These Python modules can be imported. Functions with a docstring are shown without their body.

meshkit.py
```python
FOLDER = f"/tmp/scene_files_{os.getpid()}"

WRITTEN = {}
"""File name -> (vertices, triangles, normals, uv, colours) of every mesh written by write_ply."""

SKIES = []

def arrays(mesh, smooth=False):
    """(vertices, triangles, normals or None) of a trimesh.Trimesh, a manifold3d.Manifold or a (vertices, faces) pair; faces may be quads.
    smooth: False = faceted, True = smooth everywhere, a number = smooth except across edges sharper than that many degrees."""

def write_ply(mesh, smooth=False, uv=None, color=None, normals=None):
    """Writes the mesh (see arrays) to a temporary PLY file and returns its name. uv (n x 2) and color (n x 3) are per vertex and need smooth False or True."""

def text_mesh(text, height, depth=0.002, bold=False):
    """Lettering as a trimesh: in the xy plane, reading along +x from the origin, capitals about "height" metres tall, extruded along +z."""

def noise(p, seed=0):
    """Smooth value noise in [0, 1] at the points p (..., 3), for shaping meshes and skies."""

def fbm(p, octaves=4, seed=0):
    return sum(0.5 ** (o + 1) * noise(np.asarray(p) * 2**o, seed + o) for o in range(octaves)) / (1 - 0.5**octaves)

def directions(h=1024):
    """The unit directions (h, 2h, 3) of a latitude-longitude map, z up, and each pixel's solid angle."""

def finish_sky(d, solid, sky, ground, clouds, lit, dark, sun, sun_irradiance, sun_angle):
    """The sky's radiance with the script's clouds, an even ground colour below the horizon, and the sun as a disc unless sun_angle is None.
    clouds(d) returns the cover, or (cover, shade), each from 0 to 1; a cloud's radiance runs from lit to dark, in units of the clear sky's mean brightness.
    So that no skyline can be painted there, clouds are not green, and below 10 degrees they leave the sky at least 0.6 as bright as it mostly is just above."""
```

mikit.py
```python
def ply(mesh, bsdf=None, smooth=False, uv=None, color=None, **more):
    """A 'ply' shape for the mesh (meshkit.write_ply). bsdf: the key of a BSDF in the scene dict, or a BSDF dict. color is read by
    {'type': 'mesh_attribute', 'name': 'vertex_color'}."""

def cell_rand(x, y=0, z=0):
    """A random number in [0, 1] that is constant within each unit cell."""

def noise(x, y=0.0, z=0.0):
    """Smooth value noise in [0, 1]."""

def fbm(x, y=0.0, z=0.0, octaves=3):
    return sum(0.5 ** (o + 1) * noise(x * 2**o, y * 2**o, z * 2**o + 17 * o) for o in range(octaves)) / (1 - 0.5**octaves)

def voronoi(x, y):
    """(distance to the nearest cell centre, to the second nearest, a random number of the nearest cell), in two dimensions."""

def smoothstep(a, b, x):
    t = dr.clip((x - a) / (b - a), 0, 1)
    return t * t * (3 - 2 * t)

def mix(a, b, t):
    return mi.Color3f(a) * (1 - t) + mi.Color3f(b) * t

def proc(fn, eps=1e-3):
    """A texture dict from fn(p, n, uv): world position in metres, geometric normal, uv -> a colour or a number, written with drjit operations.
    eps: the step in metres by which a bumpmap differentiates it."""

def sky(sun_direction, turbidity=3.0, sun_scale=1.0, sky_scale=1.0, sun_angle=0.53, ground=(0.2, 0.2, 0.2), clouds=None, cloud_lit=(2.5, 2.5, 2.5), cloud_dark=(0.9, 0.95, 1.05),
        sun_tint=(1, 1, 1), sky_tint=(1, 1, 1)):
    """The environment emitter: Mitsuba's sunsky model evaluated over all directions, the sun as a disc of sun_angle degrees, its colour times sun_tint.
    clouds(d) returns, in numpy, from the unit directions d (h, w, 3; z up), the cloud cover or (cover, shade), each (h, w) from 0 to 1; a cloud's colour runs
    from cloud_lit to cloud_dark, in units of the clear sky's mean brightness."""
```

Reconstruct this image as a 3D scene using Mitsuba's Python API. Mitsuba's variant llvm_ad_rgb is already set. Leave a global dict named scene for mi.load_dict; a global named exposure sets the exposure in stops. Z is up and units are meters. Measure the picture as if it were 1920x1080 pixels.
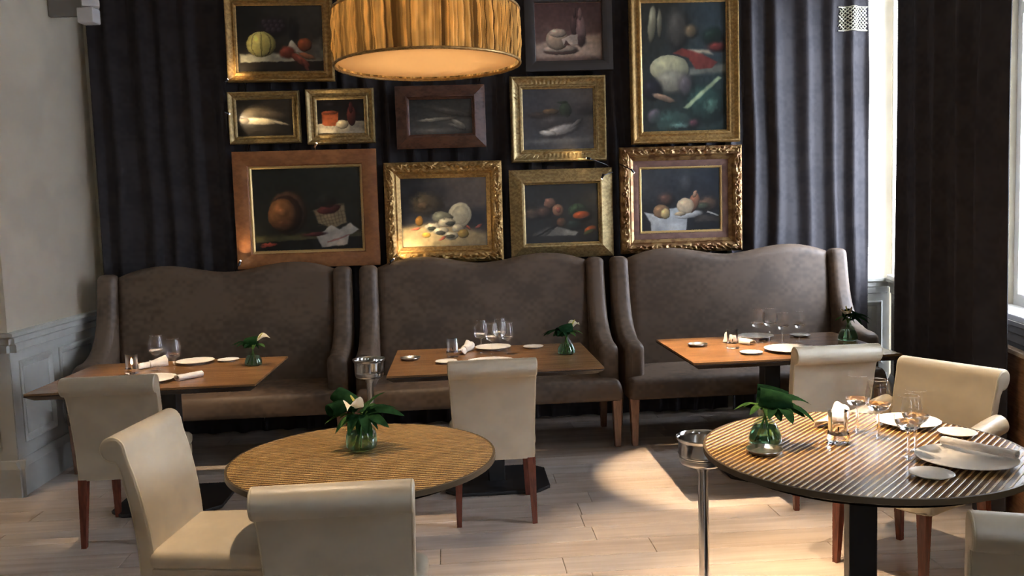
import math, numpy as np, trimesh, shapely, manifold3d, mitsuba as mi, drjit as dr, mikit, meshkit
from shapely.geometry import Polygon, Point
from mikit import proc, noise, fbm, voronoi, cell_rand, smoothstep, mix
T = mi.ScalarTransform4f
rng = np.random.default_rng(7)
scene, labels = {}, {}

# ---------------------------------------------------------------- camera, sky, lights, exposure
exposure = 2.0
LUM = 0.25                                  # every light is scaled by this; the exposure makes up for it
FWD, UP = [0.0626, 0.9942, -0.0872], [0.0386, 0.0849, 0.9956]
CAM = np.array([0, 0, 1.58])
scene['camera'] = {'type': 'perspective', 'fov': 2 * math.degrees(math.atan(960 / 1600)), 'fov_axis': 'x', 'near_clip': 0.05, 'far_clip': 500.0,
                   'to_world': T().look_at(origin=CAM.tolist(), target=(CAM + FWD).tolist(), up=UP)}

def overcast(d):
    n = meshkit.fbm(d * np.array([3.0, 3.0, 6.0]), 4, 3)
    return np.clip(0.9 + 0.2 * n, 0, 1), np.clip(0.35 * n, 0, 1)
scene['sky'] = mikit.sky([0.3, -0.5, 0.8], turbidity=4, sun_scale=0.0, sky_scale=228.0 * LUM, ground=(0.45, 0.45, 0.45), clouds=overcast,
                         cloud_lit=(0.89, 1.02, 1.25), cloud_dark=(0.74, 0.85, 1.04))
scene['sky']['sampling_weight'] = 10.0
CEIL = 3.6
WARM = np.array([1.0, 0.74, 0.48])
DOWNLIGHTS = [  # x, y, aim x, aim y, intensity, half angle, what it lights
    (-1.50, 4.70, -1.55, 4.97, 28, 15, 'above the candle-lit banquette table'), (-0.15, 4.75, -0.15, 5.00, 22, 15, 'above the middle banquette table'),
    (1.45, 4.75, 1.44, 4.86, 130, 11.0, 'above the banquette table by the window'), (-0.75, 2.75, -0.45, 2.98, 26, 17, 'above the empty round table'),
    (0.72, 3.02, 1.29, 3.06, 52, 13, 'above the laid round table'), (1.00, 3.58, 1.05, 3.48, 44, 17, 'above the floor between the round tables'),
    (1.85, 3.20, 1.95, 3.30, 26, 16, 'above the armchair'), (-3.50, 4.00, -3.20, 4.50, 12, 20, 'in the left corner')]

# ---------------------------------------------------------------- helpers
def lin(r, g, b):
    c = np.array([r, g, b], float) / 255
    return np.where(c <= 0.04045, c / 12.92, ((c + 0.055) / 1.055) ** 2.4)
def rgb(*c):
    return {'type': 'rgb', 'value': [float(x) for x in (lin(*c) if max(c) > 1 else c)]}
def uniq(key):
    if key not in scene and key not in labels and key not in roots: return key
    n = 1
    while f'{key}_{n:03d}' in scene or f'{key}_{n:03d}' in labels or f'{key}_{n:03d}' in roots: n += 1
    return f'{key}_{n:03d}'
roots = set()
def thing(name, label=None, cat=None, group=None, kind=None):
    k = uniq(name); roots.add(k); d = {}
    if label: d['label'] = label
    if cat: d['category'] = cat
    if group: d['group'] = group
    if kind: d['kind'] = kind
    labels[k] = d
    return k
def part(root, name, mesh, mat, smooth=35, label=None, M=None, **kw):
    k = uniq(root + '__' + name)
    d = mikit.ply(mesh, mat, smooth=smooth, **kw) if not isinstance(mesh, dict) else dict(mesh)
    if M is not None: d['to_world'] = M
    scene[k] = d
    if label: labels[k] = {'label': label}
    return k
class Proto:
    """a thing built once about its own origin; place() enters one copy with all its parts"""
    def __init__(self): self.items = []
    def add(self, path, mesh, mat, smooth=35, label=None, **kw):
        n, p = 0, path
        while p in [i[0] for i in self.items]: n += 1; p = f'{path}_{n:03d}'
        self.items.append((p, mikit.ply(mesh, mat, smooth=smooth, **kw), label)); return p
    def place(self, name, label, cat, loc, rot=0, group=None, scale=1, only=None):
        k = thing(name, label, cat, group)
        M = T().translate(list(loc)).rotate([0, 0, 1], rot).scale(scale if np.ndim(scale) else [scale] * 3)
        for p, d, l in self.items:
            if only and not only(p): continue
            scene[k + '__' + p] = {**d, 'to_world': M}
            if l: labels[k + '__' + p] = {'label': l}
        return k

cat = trimesh.util.concatenate
def hull(pts): return trimesh.Trimesh(*_h(np.asarray(pts, float)), process=False)
def _h(p):
    m = manifold3d.Manifold.hull_points(p).to_mesh()
    return m.vert_properties[:, :3], m.tri_verts
def octs(n=3):
    a = np.linspace(0, math.pi / 2, n + 1)
    return np.array([[math.cos(u) * math.cos(v), math.sin(u) * math.cos(v), math.sin(v)] for u in a for v in a])
OCT = octs(3)
def rbox(x0, x1, y0, y1, z0, z1, r=0.01, taper=None):
    """rounded box; taper=(sx, sy): scale of the lower face about its centre"""
    c = np.array([(x0 + x1) / 2, (y0 + y1) / 2, (z0 + z1) / 2]); h = np.array([x1 - x0, y1 - y0, z1 - z0]) / 2
    r = min(r, h.min() * 0.98); P = []
    for sx in (-1, 1):
        for sy in (-1, 1):
            for sz in (-1, 1):
                s = np.array([sx, sy, sz]); q = s * (h - r) + OCT * r * s
                if taper is not None and sz < 0: q = q * [taper[0], taper[1], 1]
                P.append(q + c)
    return hull(np.vstack(P))
def box(x0, x1, y0, y1, z0, z1):
    return trimesh.creation.box(bounds=[[x0, y0, z0], [x1, y1, z1]])
def tf(mesh, M): m = mesh.copy(); m.apply_transform(M); return m
def rot(axis, deg, p=(0, 0, 0)): return trimesh.transformations.rotation_matrix(math.radians(deg), axis, p)
def tr(x, y, z): return trimesh.transformations.translation_matrix([x, y, z])
def lathe(prof, n=32):
    """surface of revolution about z from (r, z) pairs, bottom to top"""
    p = np.array(prof, float); a = np.arange(n) * 2 * math.pi / n
    v, idx, faces = [], [], []
    for r, z in p:
        if r < 1e-7: idx.append([len(v)] * n); v.append([0, 0, z])
        else:
            idx.append(list(range(len(v), len(v) + n))); v += [[r * math.cos(t), r * math.sin(t), z] for t in a]
    for A, B in zip(idx[:-1], idx[1:]):
        for j in range(n):
            k = (j + 1) % n
            if A[j] != A[k]: faces.append([A[j], A[k], B[k] if B[j] != B[k] else B[j]])
            if B[j] != B[k]: faces.append([A[j], B[k], B[j]])
    return trimesh.Trimesh(np.array(v), np.array(faces), process=False)
def tube(pts, r, n=8, caps=True):
    p = np.array(pts, float); rr = np.broadcast_to(np.asarray(r, float), (len(p),))
    t = np.gradient(p, axis=0); t /= np.linalg.norm(t, axis=1, keepdims=True) + 1e-12
    ref = np.array([0, 0, 1.0]) if abs(t[0][2]) < 0.9 else np.array([1.0, 0, 0])
    a = np.cross(t[0], ref); a /= np.linalg.norm(a); A = []
    for i in range(len(p)):
        a = a - t[i] * (a @ t[i]); a /= np.linalg.norm(a); A.append(a.copy())
    A = np.array(A); B = np.cross(t, A); g = np.arange(n) * 2 * math.pi / n
    v = (p[:, None] + rr[:, None, None] * (np.cos(g)[None, :, None] * A[:, None] + np.sin(g)[None, :, None] * B[:, None])).reshape(-1, 3)
    f = []
    for i in range(len(p) - 1):
        for j in range(n):
            k = (j + 1) % n; a0, a1, b0, b1 = i * n + j, i * n + k, (i + 1) * n + j, (i + 1) * n + k
            f += [[a0, a1, b1], [a0, b1, b0]]
    if caps:
        v = np.vstack([v, p[0], p[-1]]); c0, c1 = len(v) - 2, len(v) - 1; e = (len(p) - 1) * n
        for j in range(n):
            k = (j + 1) % n; f += [[c0, k, j], [c1, e + j, e + k]]
    return trimesh.Trimesh(v, np.array(f), process=False)
def spline(pts, n):
    from scipy.interpolate import CubicSpline
    p = np.array(pts, float); d = np.r_[0, np.cumsum(np.linalg.norm(np.diff(p, axis=0), axis=1))]
    return CubicSpline(d, p)(np.linspace(0, d[-1], n))
def resample(poly, step):
    """closed outline resampled evenly, counter-clockwise"""
    p = np.array(poly, float)
    if np.sum(p[:, 0] * np.roll(p[:, 1], -1) - np.roll(p[:, 0], -1) * p[:, 1]) < 0: p = p[::-1]
    q = np.vstack([p, p[:1]]); d = np.r_[0, np.cumsum(np.linalg.norm(np.diff(q, axis=0), axis=1))]
    n = max(8, int(d[-1] / step)); s = np.linspace(0, d[-1], n, endpoint=False)
    return np.stack([np.interp(s, d, q[:, k]) for k in (0, 1)], 1)
def inset(p, d):
    t = np.roll(p, -1, 0) - np.roll(p, 1, 0); t /= np.linalg.norm(t, axis=1, keepdims=True) + 1e-12
    return p + np.stack([-t[:, 1], t[:, 0]], 1) * d
def rounded_poly(poly, r): return np.array(Polygon(poly).buffer(-r).buffer(r, quad_segs=6).exterior.coords)[:-1]
def puff(poly, d0, d1, r, axes, step=0.02, bulge=0.0, star=False, k=4):
    """outline swept from depth d0 to d1 with edges rounded by r; axes maps (u, v, depth) to (x, y, z) columns. star: faces bulge towards the centre."""
    p = resample(poly, step); n = len(p); rings = []
    for th in np.linspace(0, math.pi / 2, k): rings.append((inset(p, r * (1 - math.sin(th))), d0 + r * (1 - math.cos(th))))
    for th in np.linspace(math.pi / 2, 0, k): rings.append((inset(p, r * (1 - math.sin(th))), d1 - r * (1 - math.cos(th))))
    if star:
        c = p.mean(0); inner = inset(p, r)
        def sc(s): return c + (inner - c) * s
        S = (0.25, 0.5, 0.75, 0.9)
        rings = [(sc(s), d0) for s in S] + rings + [(sc(s), d1 + bulge * (1 - s ** 3)) for s in S[::-1]]
    v = np.vstack([np.c_[q, np.full(n, d)] for q, d in rings]); f = []
    i = np.arange(n); j = (i + 1) % n
    for a in range(len(rings) - 1):
        f.append(np.c_[a * n + i, a * n + j, (a + 1) * n + j]); f.append(np.c_[a * n + i, (a + 1) * n + j, (a + 1) * n + i])
    f = np.vstack(f)
    if star:
        v = np.vstack([v, [*c, d0], [*c, d1 + bulge]]); L = (len(rings) - 1) * n
        f = np.vstack([f, np.c_[j, i, np.full(n, len(v) - 2)], np.c_[L + i, L + j, np.full(n, len(v) - 1)]])
    else:
        for base, d, flip in ((0, d0, True), ((len(rings) - 1) * n, d1, False)):
            q = rings[0][0] if flip else rings[-1][0]
            import mapbox_earcut as me
            tri = me.triangulate_float64(np.ascontiguousarray(q), np.array([n], np.uint32)).reshape(-1, 3).astype(int)
            a = q[tri[:, 0]]; b = q[tri[:, 1]] - a; c = q[tri[:, 2]] - a
            ccw = (b[:, 0] * c[:, 1] - b[:, 1] * c[:, 0]) > 0
            tri = np.where((ccw != flip)[:, None], tri, tri[:, ::-1]); f = np.vstack([f, tri + base])
    M = np.array(axes, float); w = v @ M
    if np.linalg.det(M) < 0: f = f[:, ::-1]
    return trimesh.Trimesh(w, f, process=False)
XZ = [[1, 0, 0], [0, 0, 1], [0, -1, 0]]     # outline in x-z, depth towards -y
YZ = [[0, 1, 0], [0, 0, 1], [1, 0, 0]]      # outline in y-z, depth along +x
XY = [[1, 0, 0], [0, 1, 0], [0, 0, 1]]      # outline in x-y, depth up
def sheet(P, thick, normal=None):
    """a grid of points (nu, nv, 3) as a solid sheet of that thickness"""
    nu, nv = P.shape[:2]
    du, dv = np.gradient(P, axis=0), np.gradient(P, axis=1)
    N = np.cross(du, dv); N /= np.linalg.norm(N, axis=2, keepdims=True) + 1e-12
    A, B = (P + N * thick / 2).reshape(-1, 3), (P - N * thick / 2).reshape(-1, 3); m = nu * nv
    i, j = np.meshgrid(np.arange(nu - 1), np.arange(nv - 1), indexing='ij')
    a = (i * nv + j).ravel(); b = a + nv; c = b + 1; d = a + 1
    f = [np.c_[a, b, c], np.c_[a, c, d], np.c_[a, c, b] + m, np.c_[a, d, c] + m]
    rim = np.r_[np.arange(nu - 1) * nv, (nu - 1) * nv + np.arange(nv - 1), (np.arange(nu - 1, 0, -1)) * nv + nv - 1, np.arange(nv - 1, 0, -1)]
    k = np.roll(rim, -1); f += [np.c_[rim, rim + m, k + m], np.c_[rim, k + m, k]]
    return trimesh.Trimesh(np.vstack([A, B]), np.vstack(f), process=False)
def surf(P):
    nu, nv = P.shape[:2]; i, j = np.meshgrid(np.arange(nu - 1), np.arange(nv - 1), indexing='ij')
    a = (i * nv + j).ravel(); b = a + nv; c = b + 1; d = a + 1
    return trimesh.Trimesh(P.reshape(-1, 3), np.vstack([np.c_[a, b, c], np.c_[a, c, d]]), process=False)
def frame_sweep(w, h, prof, orn=None, step=0.012):
    """picture frame in x-z facing -y, outer size w x h; prof: (inset from outer edge, height towards -y); orn(s, t, side) adds height"""
    prof = np.array(prof, float); out = []
    for side, (L, ang) in enumerate(((w, 0), (h, 1), (w, 2), (h, 3))):
        n = max(2, int(L / step)) if orn is not None else 2
        s = np.linspace(0, 1, n); P = np.zeros((len(prof), n, 3))
        for i, (t, z) in enumerate(prof):
            x = -L / 2 + t + (L - 2 * t) * s; other = h if side % 2 == 0 else w
            zz = z + (orn(x, t, side, L) if orn is not None else 0)
            a = np.stack([x, np.full(n, -other / 2 + t)], 1); c, sn = math.cos(ang * math.pi / 2), math.sin(ang * math.pi / 2)
            P[i, :, 0] = a[:, 0] * c - a[:, 1] * sn; P[i, :, 2] = a[:, 0] * sn + a[:, 1] * c; P[i, :, 1] = -zz
        m = surf(P); out.append(m)
    return cat(out)

# ---------------------------------------------------------------- materials
def mat(name, base, rough=0.5, bump=None, bscale=1.0, two=True, **kw):
    b = {'type': 'principled', 'base_color': base if isinstance(base, dict) else rgb(*base), 'roughness': rough, **kw}
    if bump is not None: b = {'type': 'bumpmap', 'arbitrary': bump, 'scale': bscale, 'nested_bsdf': b}
    scene[name] = {'type': 'twosided', 'nested': b} if two else b
def wood(a, b, scale=(3, 40, 40), rings=1.0):
    A, B = lin(*a).tolist(), lin(*b).tolist()
    def fn(p, n, uv):
        g = fbm(p.x * scale[0], p.y * scale[1], p.z * scale[2], 4)
        g = g * 0.65 + 0.35 * fbm(p.x * scale[0] * 3, p.y * scale[1] * 4, p.z * scale[2] * 4, 2)
        return mix(A, B, smoothstep(0.3, 0.7, g))
    return proc(fn)
def blotch(a, b, s=6.0, lo=0.35, hi=0.65):
    A, B = lin(*a).tolist(), lin(*b).tolist()
    return proc(lambda p, n, uv: mix(A, B, smoothstep(lo, hi, fbm(p.x * s, p.y * s, p.z * s, 4))))
mat('plaster', blotch((203, 194, 174), (193, 184, 165), 3.0), 0.85)
mat('wainscot', blotch((158, 156, 148), (150, 148, 140), 5.0), 0.5)
mat('ceiling_paint', (205, 200, 188), 0.9)
mat('white_paint', (225, 225, 222), 0.45)
def plank_tone(a, b, off):
    A, B = lin(*a).tolist(), lin(*b).tolist()
    def fn(p, n, uv):
        c = cell_rand(dr.floor((p.y - 2.175) / 0.178)) * 31.0
        g = fbm(p.x * 1.6 + c, p.y * 22.0 + off, c, 4)
        k = fbm(p.x * 5.0 + c, p.y * 90.0, off, 2)
        return mix(A, B, smoothstep(0.25, 0.8, g * 0.75 + 0.25 * k))
    return proc(fn)
mat('oak_pale', plank_tone((188, 174, 160), (166, 150, 136), 0.0), 0.42)
mat('oak_mid', plank_tone((181, 166, 151), (160, 144, 130), 5.0), 0.42)
mat('oak_grey', plank_tone((178, 166, 154), (160, 147, 135), 9.0), 0.42)
mat('floor_joint', (70, 58, 46), 0.8)
def velvet(a, b, s):
    A, B = lin(*a).tolist(), lin(*b).tolist()
    return proc(lambda p, n, uv: mix(A, B, smoothstep(0.38, 0.68, fbm(p.x * s, p.y * s, p.z * s, 4) * 0.75 + 0.25 * noise(p.x * 40, p.y * 40, p.z * 40))))
mat('velvet', velvet((94, 77, 62), (75, 61, 49), 4.0), 0.55, sheen=1.0, sheen_tint=0.4, specular=0.4)
mat('curtain_velvet', velvet((50, 46, 47), (42, 39, 41), 9.0), 0.7, sheen=0.4, sheen_tint=0.2, specular=0.2)
mat('leather', blotch((190, 177, 153), (181, 168, 145), 7.0), 0.38, specular=0.5, bump=proc(lambda p, n, uv: fbm(p.x * 180, p.y * 180, p.z * 180, 2)), bscale=0.0006)
mat('leather_piping', (198, 185, 158), 0.4)
mat('leg_wood', wood((110, 55, 36), (78, 36, 24), (60, 60, 6)), 0.35)
mat('sofa_leg_wood', wood((140, 104, 82), (116, 84, 66), (60, 60, 6)), 0.4)
mat('table_wood', wood((122, 88, 55), (98, 68, 42), (4, 45, 45)), 0.25, specular=0.5)
mat('table_edge', (38, 28, 22), 0.4)
mat('inlay', wood((184, 148, 94), (160, 126, 78), (30, 30, 30)), 0.26, specular=0.6)
mat('round_board', wood((96, 68, 42), (76, 53, 33), (20, 20, 20)), 0.2)
mat('rim_brass', (84, 70, 52), 0.35, metallic=0.3)
mat('black_metal', (24, 23, 23), 0.45)
mat('chrome', (200, 198, 194), 0.12, metallic=1.0)
mat('silver', (220, 215, 206), 0.28, metallic=1.0)
mat('gold_leaf', blotch((186, 150, 94), (156, 122, 72), 70.0), 0.42, metallic=0.7)
mat('gold_pale', blotch((172, 148, 102), (142, 120, 78), 70.0), 0.42, metallic=0.65)
mat('gold_worn', blotch((172, 140, 94), (128, 92, 60), 26.0), 0.42, metallic=0.7)
mat('frame_brown', wood((150, 98, 58), (124, 76, 44), (14, 14, 14)), 0.42)
mat('frame_walnut', wood((88, 54, 38), (64, 38, 28), (16, 16, 16)), 0.32, specular=0.6)
mat('frame_black', (44, 38, 36), 0.4)
mat('mauve_mat', blotch((122, 90, 78), (108, 78, 68), 30.0), 0.8)
mat('gold_slip', (200, 168, 110), 0.4, metallic=0.5)
scene['painting'] = {'type': 'twosided', 'nested': {'type': 'principled', 'base_color': {'type': 'mesh_attribute', 'name': 'vertex_color'}, 'roughness': 0.38, 'specular': 0.4}}
mat('shade_cloth', (200, 160, 90), 0.6)
mat('porcelain', (232, 228, 220), 0.2, specular=0.5, clearcoat=0.6, clearcoat_gloss=0.9)
mat('porcelain_rim', (120, 112, 102), 0.3)
mat('linen', blotch((236, 230, 222), (226, 220, 212), 60.0), 0.85)
mat('plastic_white', (205, 205, 205), 0.45)
mat('plastic_grey', (120, 116, 110), 0.5)
mat('candle_wax', (235, 222, 190), 0.5)
mat('wick', (30, 24, 20), 0.8)
mat('cabinet_wood', wood((150, 110, 78), (122, 86, 60), (6, 6, 40)), 0.4)
mat('cabinet_top', wood((214, 190, 158), (192, 166, 134), (8, 30, 8)), 0.35)
mat('lattice', (176, 172, 150), 0.35, metallic=0.4)
mat('stem_green', (88, 118, 52), 0.5)
mat('spadix', (196, 190, 96), 0.6)
mat('canvas_back', (70, 60, 48), 0.9)
scene['glass'] = {'type': 'dielectric', 'int_ior': 1.5}
scene['glass_sheet'] = {'type': 'thindielectric', 'int_ior': 1.5}
scene['green_glass_sheet'] = {'type': 'thindielectric', 'int_ior': 1.5, 'specular_transmittance': rgb(0.62, 0.76, 0.66)}
scene['green_glass'] = {'type': 'dielectric', 'int_ior': 1.5, 'specular_transmittance': rgb(0.60, 0.78, 0.66)}
scene['window_glass'] = {'type': 'thindielectric', 'int_ior': 1.5}
def leafmat(name, a, b, rough=0.35):
    scene[name] = {'type': 'principledthin', 'base_color': blotch(a, b, 40.0), 'roughness': rough, 'diff_trans': 0.5, 'spec_trans': 0.0}
leafmat('leaf_dark', (24, 46, 28), (34, 62, 36), 0.28)
leafmat('leaf_mid', (46, 74, 38), (68, 96, 50), 0.35)
leafmat('petal', (246, 240, 220), (240, 232, 205), 0.45)
scene['organza'] = {'type': 'principledthin', 'base_color': {'type': 'mesh_attribute', 'name': 'vertex_color'}, 'roughness': 0.4, 'diff_trans': 0.85, 'spec_trans': 0.0}
scene['diffuser'] = {'type': 'principledthin', 'base_color': rgb(218, 182, 130), 'roughness': 0.6, 'diff_trans': 1.0, 'spec_trans': 0.0}

# ---------------------------------------------------------------- the room
BACK, LEFT, NEARL = 6.52, -2.645, 5.14
C0 = np.array([3.385, 6.45]); RD = np.array([-0.2539, -0.9672]); RN = np.array([-0.9672, 0.2539])   # right wall: corner, direction, inward normal
RM = np.eye(4); RM[:2, 0] = RD; RM[:2, 1] = -RN; RM[:2, 3] = C0       # local (s, outward, z)
def rw(mesh): return tf(mesh, RM)
def struct(name, mesh, m, smooth=False, **kw):
    k = thing(name, kw.get('label'), kind='structure'); scene[k] = mikit.ply(mesh, m, smooth=smooth); return k
# floor: joint bed with separate planks
fl = thing('floor', kind='structure')
scene[fl] = mikit.ply(box(-4.4, 4.2, -2.2, 6.7, -0.1, -0.006), 'floor_joint')
tones = ['oak_pale', 'oak_mid', 'oak_grey']
PW = 0.178
row = 0
for y0 in np.arange(2.175, 6.55, PW):
    row += 1; x = -4.4 + float(rng.uniform(0, 1.1)) - 1.2; 
    while x < 3.9:
        L = float(rng.choice([1.0, 1.25, 1.5])); a, b = max(x, -4.3), min(x + L, 3.9); x += L
        if b - a < 0.05: continue
        yb = min(y0 + PW, 6.6); g = 0.0012
        if a > 2.45 + (y0 - 2.2) * 0.27 or (y0 > 5.2 and b < -2.65): continue
        bw, dz = 0.0025, float(rng.uniform(-0.0006, 0.0003)); dz = min(dz, 0)
        P = [[sx, sy, z] for z, i in ((-0.006, 0), (dz - 0.0015, 0), (dz, bw)) for sx in (a + g + i, b - g - i) for sy in (y0 + g + i, yb - g - i)]
        part(fl, 'plank', hull(P), tones[int(rng.integers(3))], smooth=False)
scene['floor__surround'] = mikit.ply(box(-4.4, 4.2, -2.2, 2.173, -0.006, 0), 'oak_mid')
struct('ceiling', box(-4.5, 4.3, -2.3, 6.8, CEIL, CEIL + 0.1), 'ceiling_paint')
struct('wall_back', box(-2.8, 4.2, BACK, BACK + 0.15, 0, CEIL), 'plaster')
struct('wall_left', box(LEFT - 0.2, LEFT, NEARL, BACK, 0, CEIL), 'plaster')
struct('wall_corner', box(-4.4, LEFT, NEARL, NEARL + 0.2, 0, CEIL), 'plaster')
struct('wall_side', box(-4.5, -4.35, -2.2, NEARL, 0, CEIL), 'plaster')
FILL_WIN = [(0.75, 1.27)]        # unseen narrow window behind us, added for cool fill daylight
struct('wall_front', cat([box(-4.5, 0.75, -2.35, -2.2, 0, CEIL), box(1.27, 4.2, -2.35, -2.2, 0, CEIL)] +
                         [box(a, b, -2.35, -2.2, z0, z1) for a, b in FILL_WIN for z0, z1 in ((0, 1.0), (3.0, CEIL))]), 'plaster')
for i, (a, b) in enumerate(FILL_WIN):  # frame and panes of the added window
    w = thing(f'window_{i + 4}', kind='structure'); m = (a + b) / 2
    part(w, 'frame', cat([box(x0, x1, -2.3, -2.25, z0, z1) for x0, x1, z0, z1 in ((a, a + 0.06, 1, 3), (b - 0.06, b, 1, 3), (m - 0.03, m + 0.03, 1, 3), (a, b, 1, 1.07), (a, b, 2.94, 3))]), 'white_paint', False)
    for x0, x1 in ((a + 0.06, m - 0.03), (m + 0.03, b - 0.06)):
        part(w, 'pane', trimesh.Trimesh(np.array([[x0, -2.275, 1.07], [x1, -2.275, 1.07], [x1, -2.275, 2.94], [x0, -2.275, 2.94]]), [[0, 1, 2], [0, 2, 3]], process=False), 'window_glass', False)
# right wall, three tall windows above dado; third is unseen, added for fill
WIN = [(0.01, 1.30), (2.10, 3.35), (4.95, 5.38)]
Z0, Z1, TH = 0.985, 3.25, 0.42
segs, s0 = [], -0.02
for a, b in WIN:
    segs += [box(s0, a, 0, TH, 0, CEIL), box(a, b, 0, TH, 0, Z0 - 0.01), box(a, b, 0, TH, Z1, CEIL)]; s0 = b
segs.append(box(s0, 9.2, 0, TH, 0, CEIL))
struct('wall_right', rw(cat(segs)), 'plaster')
for i, (a, b) in enumerate(WIN):
    w = thing(f'window_{i + 1}', kind='structure')
    m, yo = (a + b) / 2, 0.13
    fr = [box(a, a + 0.06, yo, yo + 0.06, Z0, Z1), box(b - 0.06, b, yo, yo + 0.06, Z0, Z1), box(a, b, yo, yo + 0.06, Z0, Z0 + 0.08), box(a, b, yo, yo + 0.06, Z1 - 0.06, Z1),
          box(m - 0.04, m + 0.04, yo, yo + 0.06, Z0, Z1), box(a, b, yo, yo + 0.06, 2.52, 2.58)]
    part(w, 'frame', rw(cat(fr)), 'white_paint', False)
    for x0, x1 in ((a + 0.06, m - 0.04), (m + 0.04, b - 0.06)):
        for z0, z1 in ((Z0 + 0.08, 2.52), (2.58, Z1 - 0.06)):
            q = np.array([[x0, yo + 0.03, z0], [x1, yo + 0.03, z0], [x1, yo + 0.03, z1], [x0, yo + 0.03, z1]])
            part(w, 'pane', rw(trimesh.Trimesh(q, [[0, 1, 2], [0, 2, 3]], process=False)), 'window_glass', False)
    part(w, 'sill', rw(rbox(a - 0.03, b + 0.03, -0.035, yo, Z0 - 0.012, Z0 + 0.02, 0.008)), 'white_paint')
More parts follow.
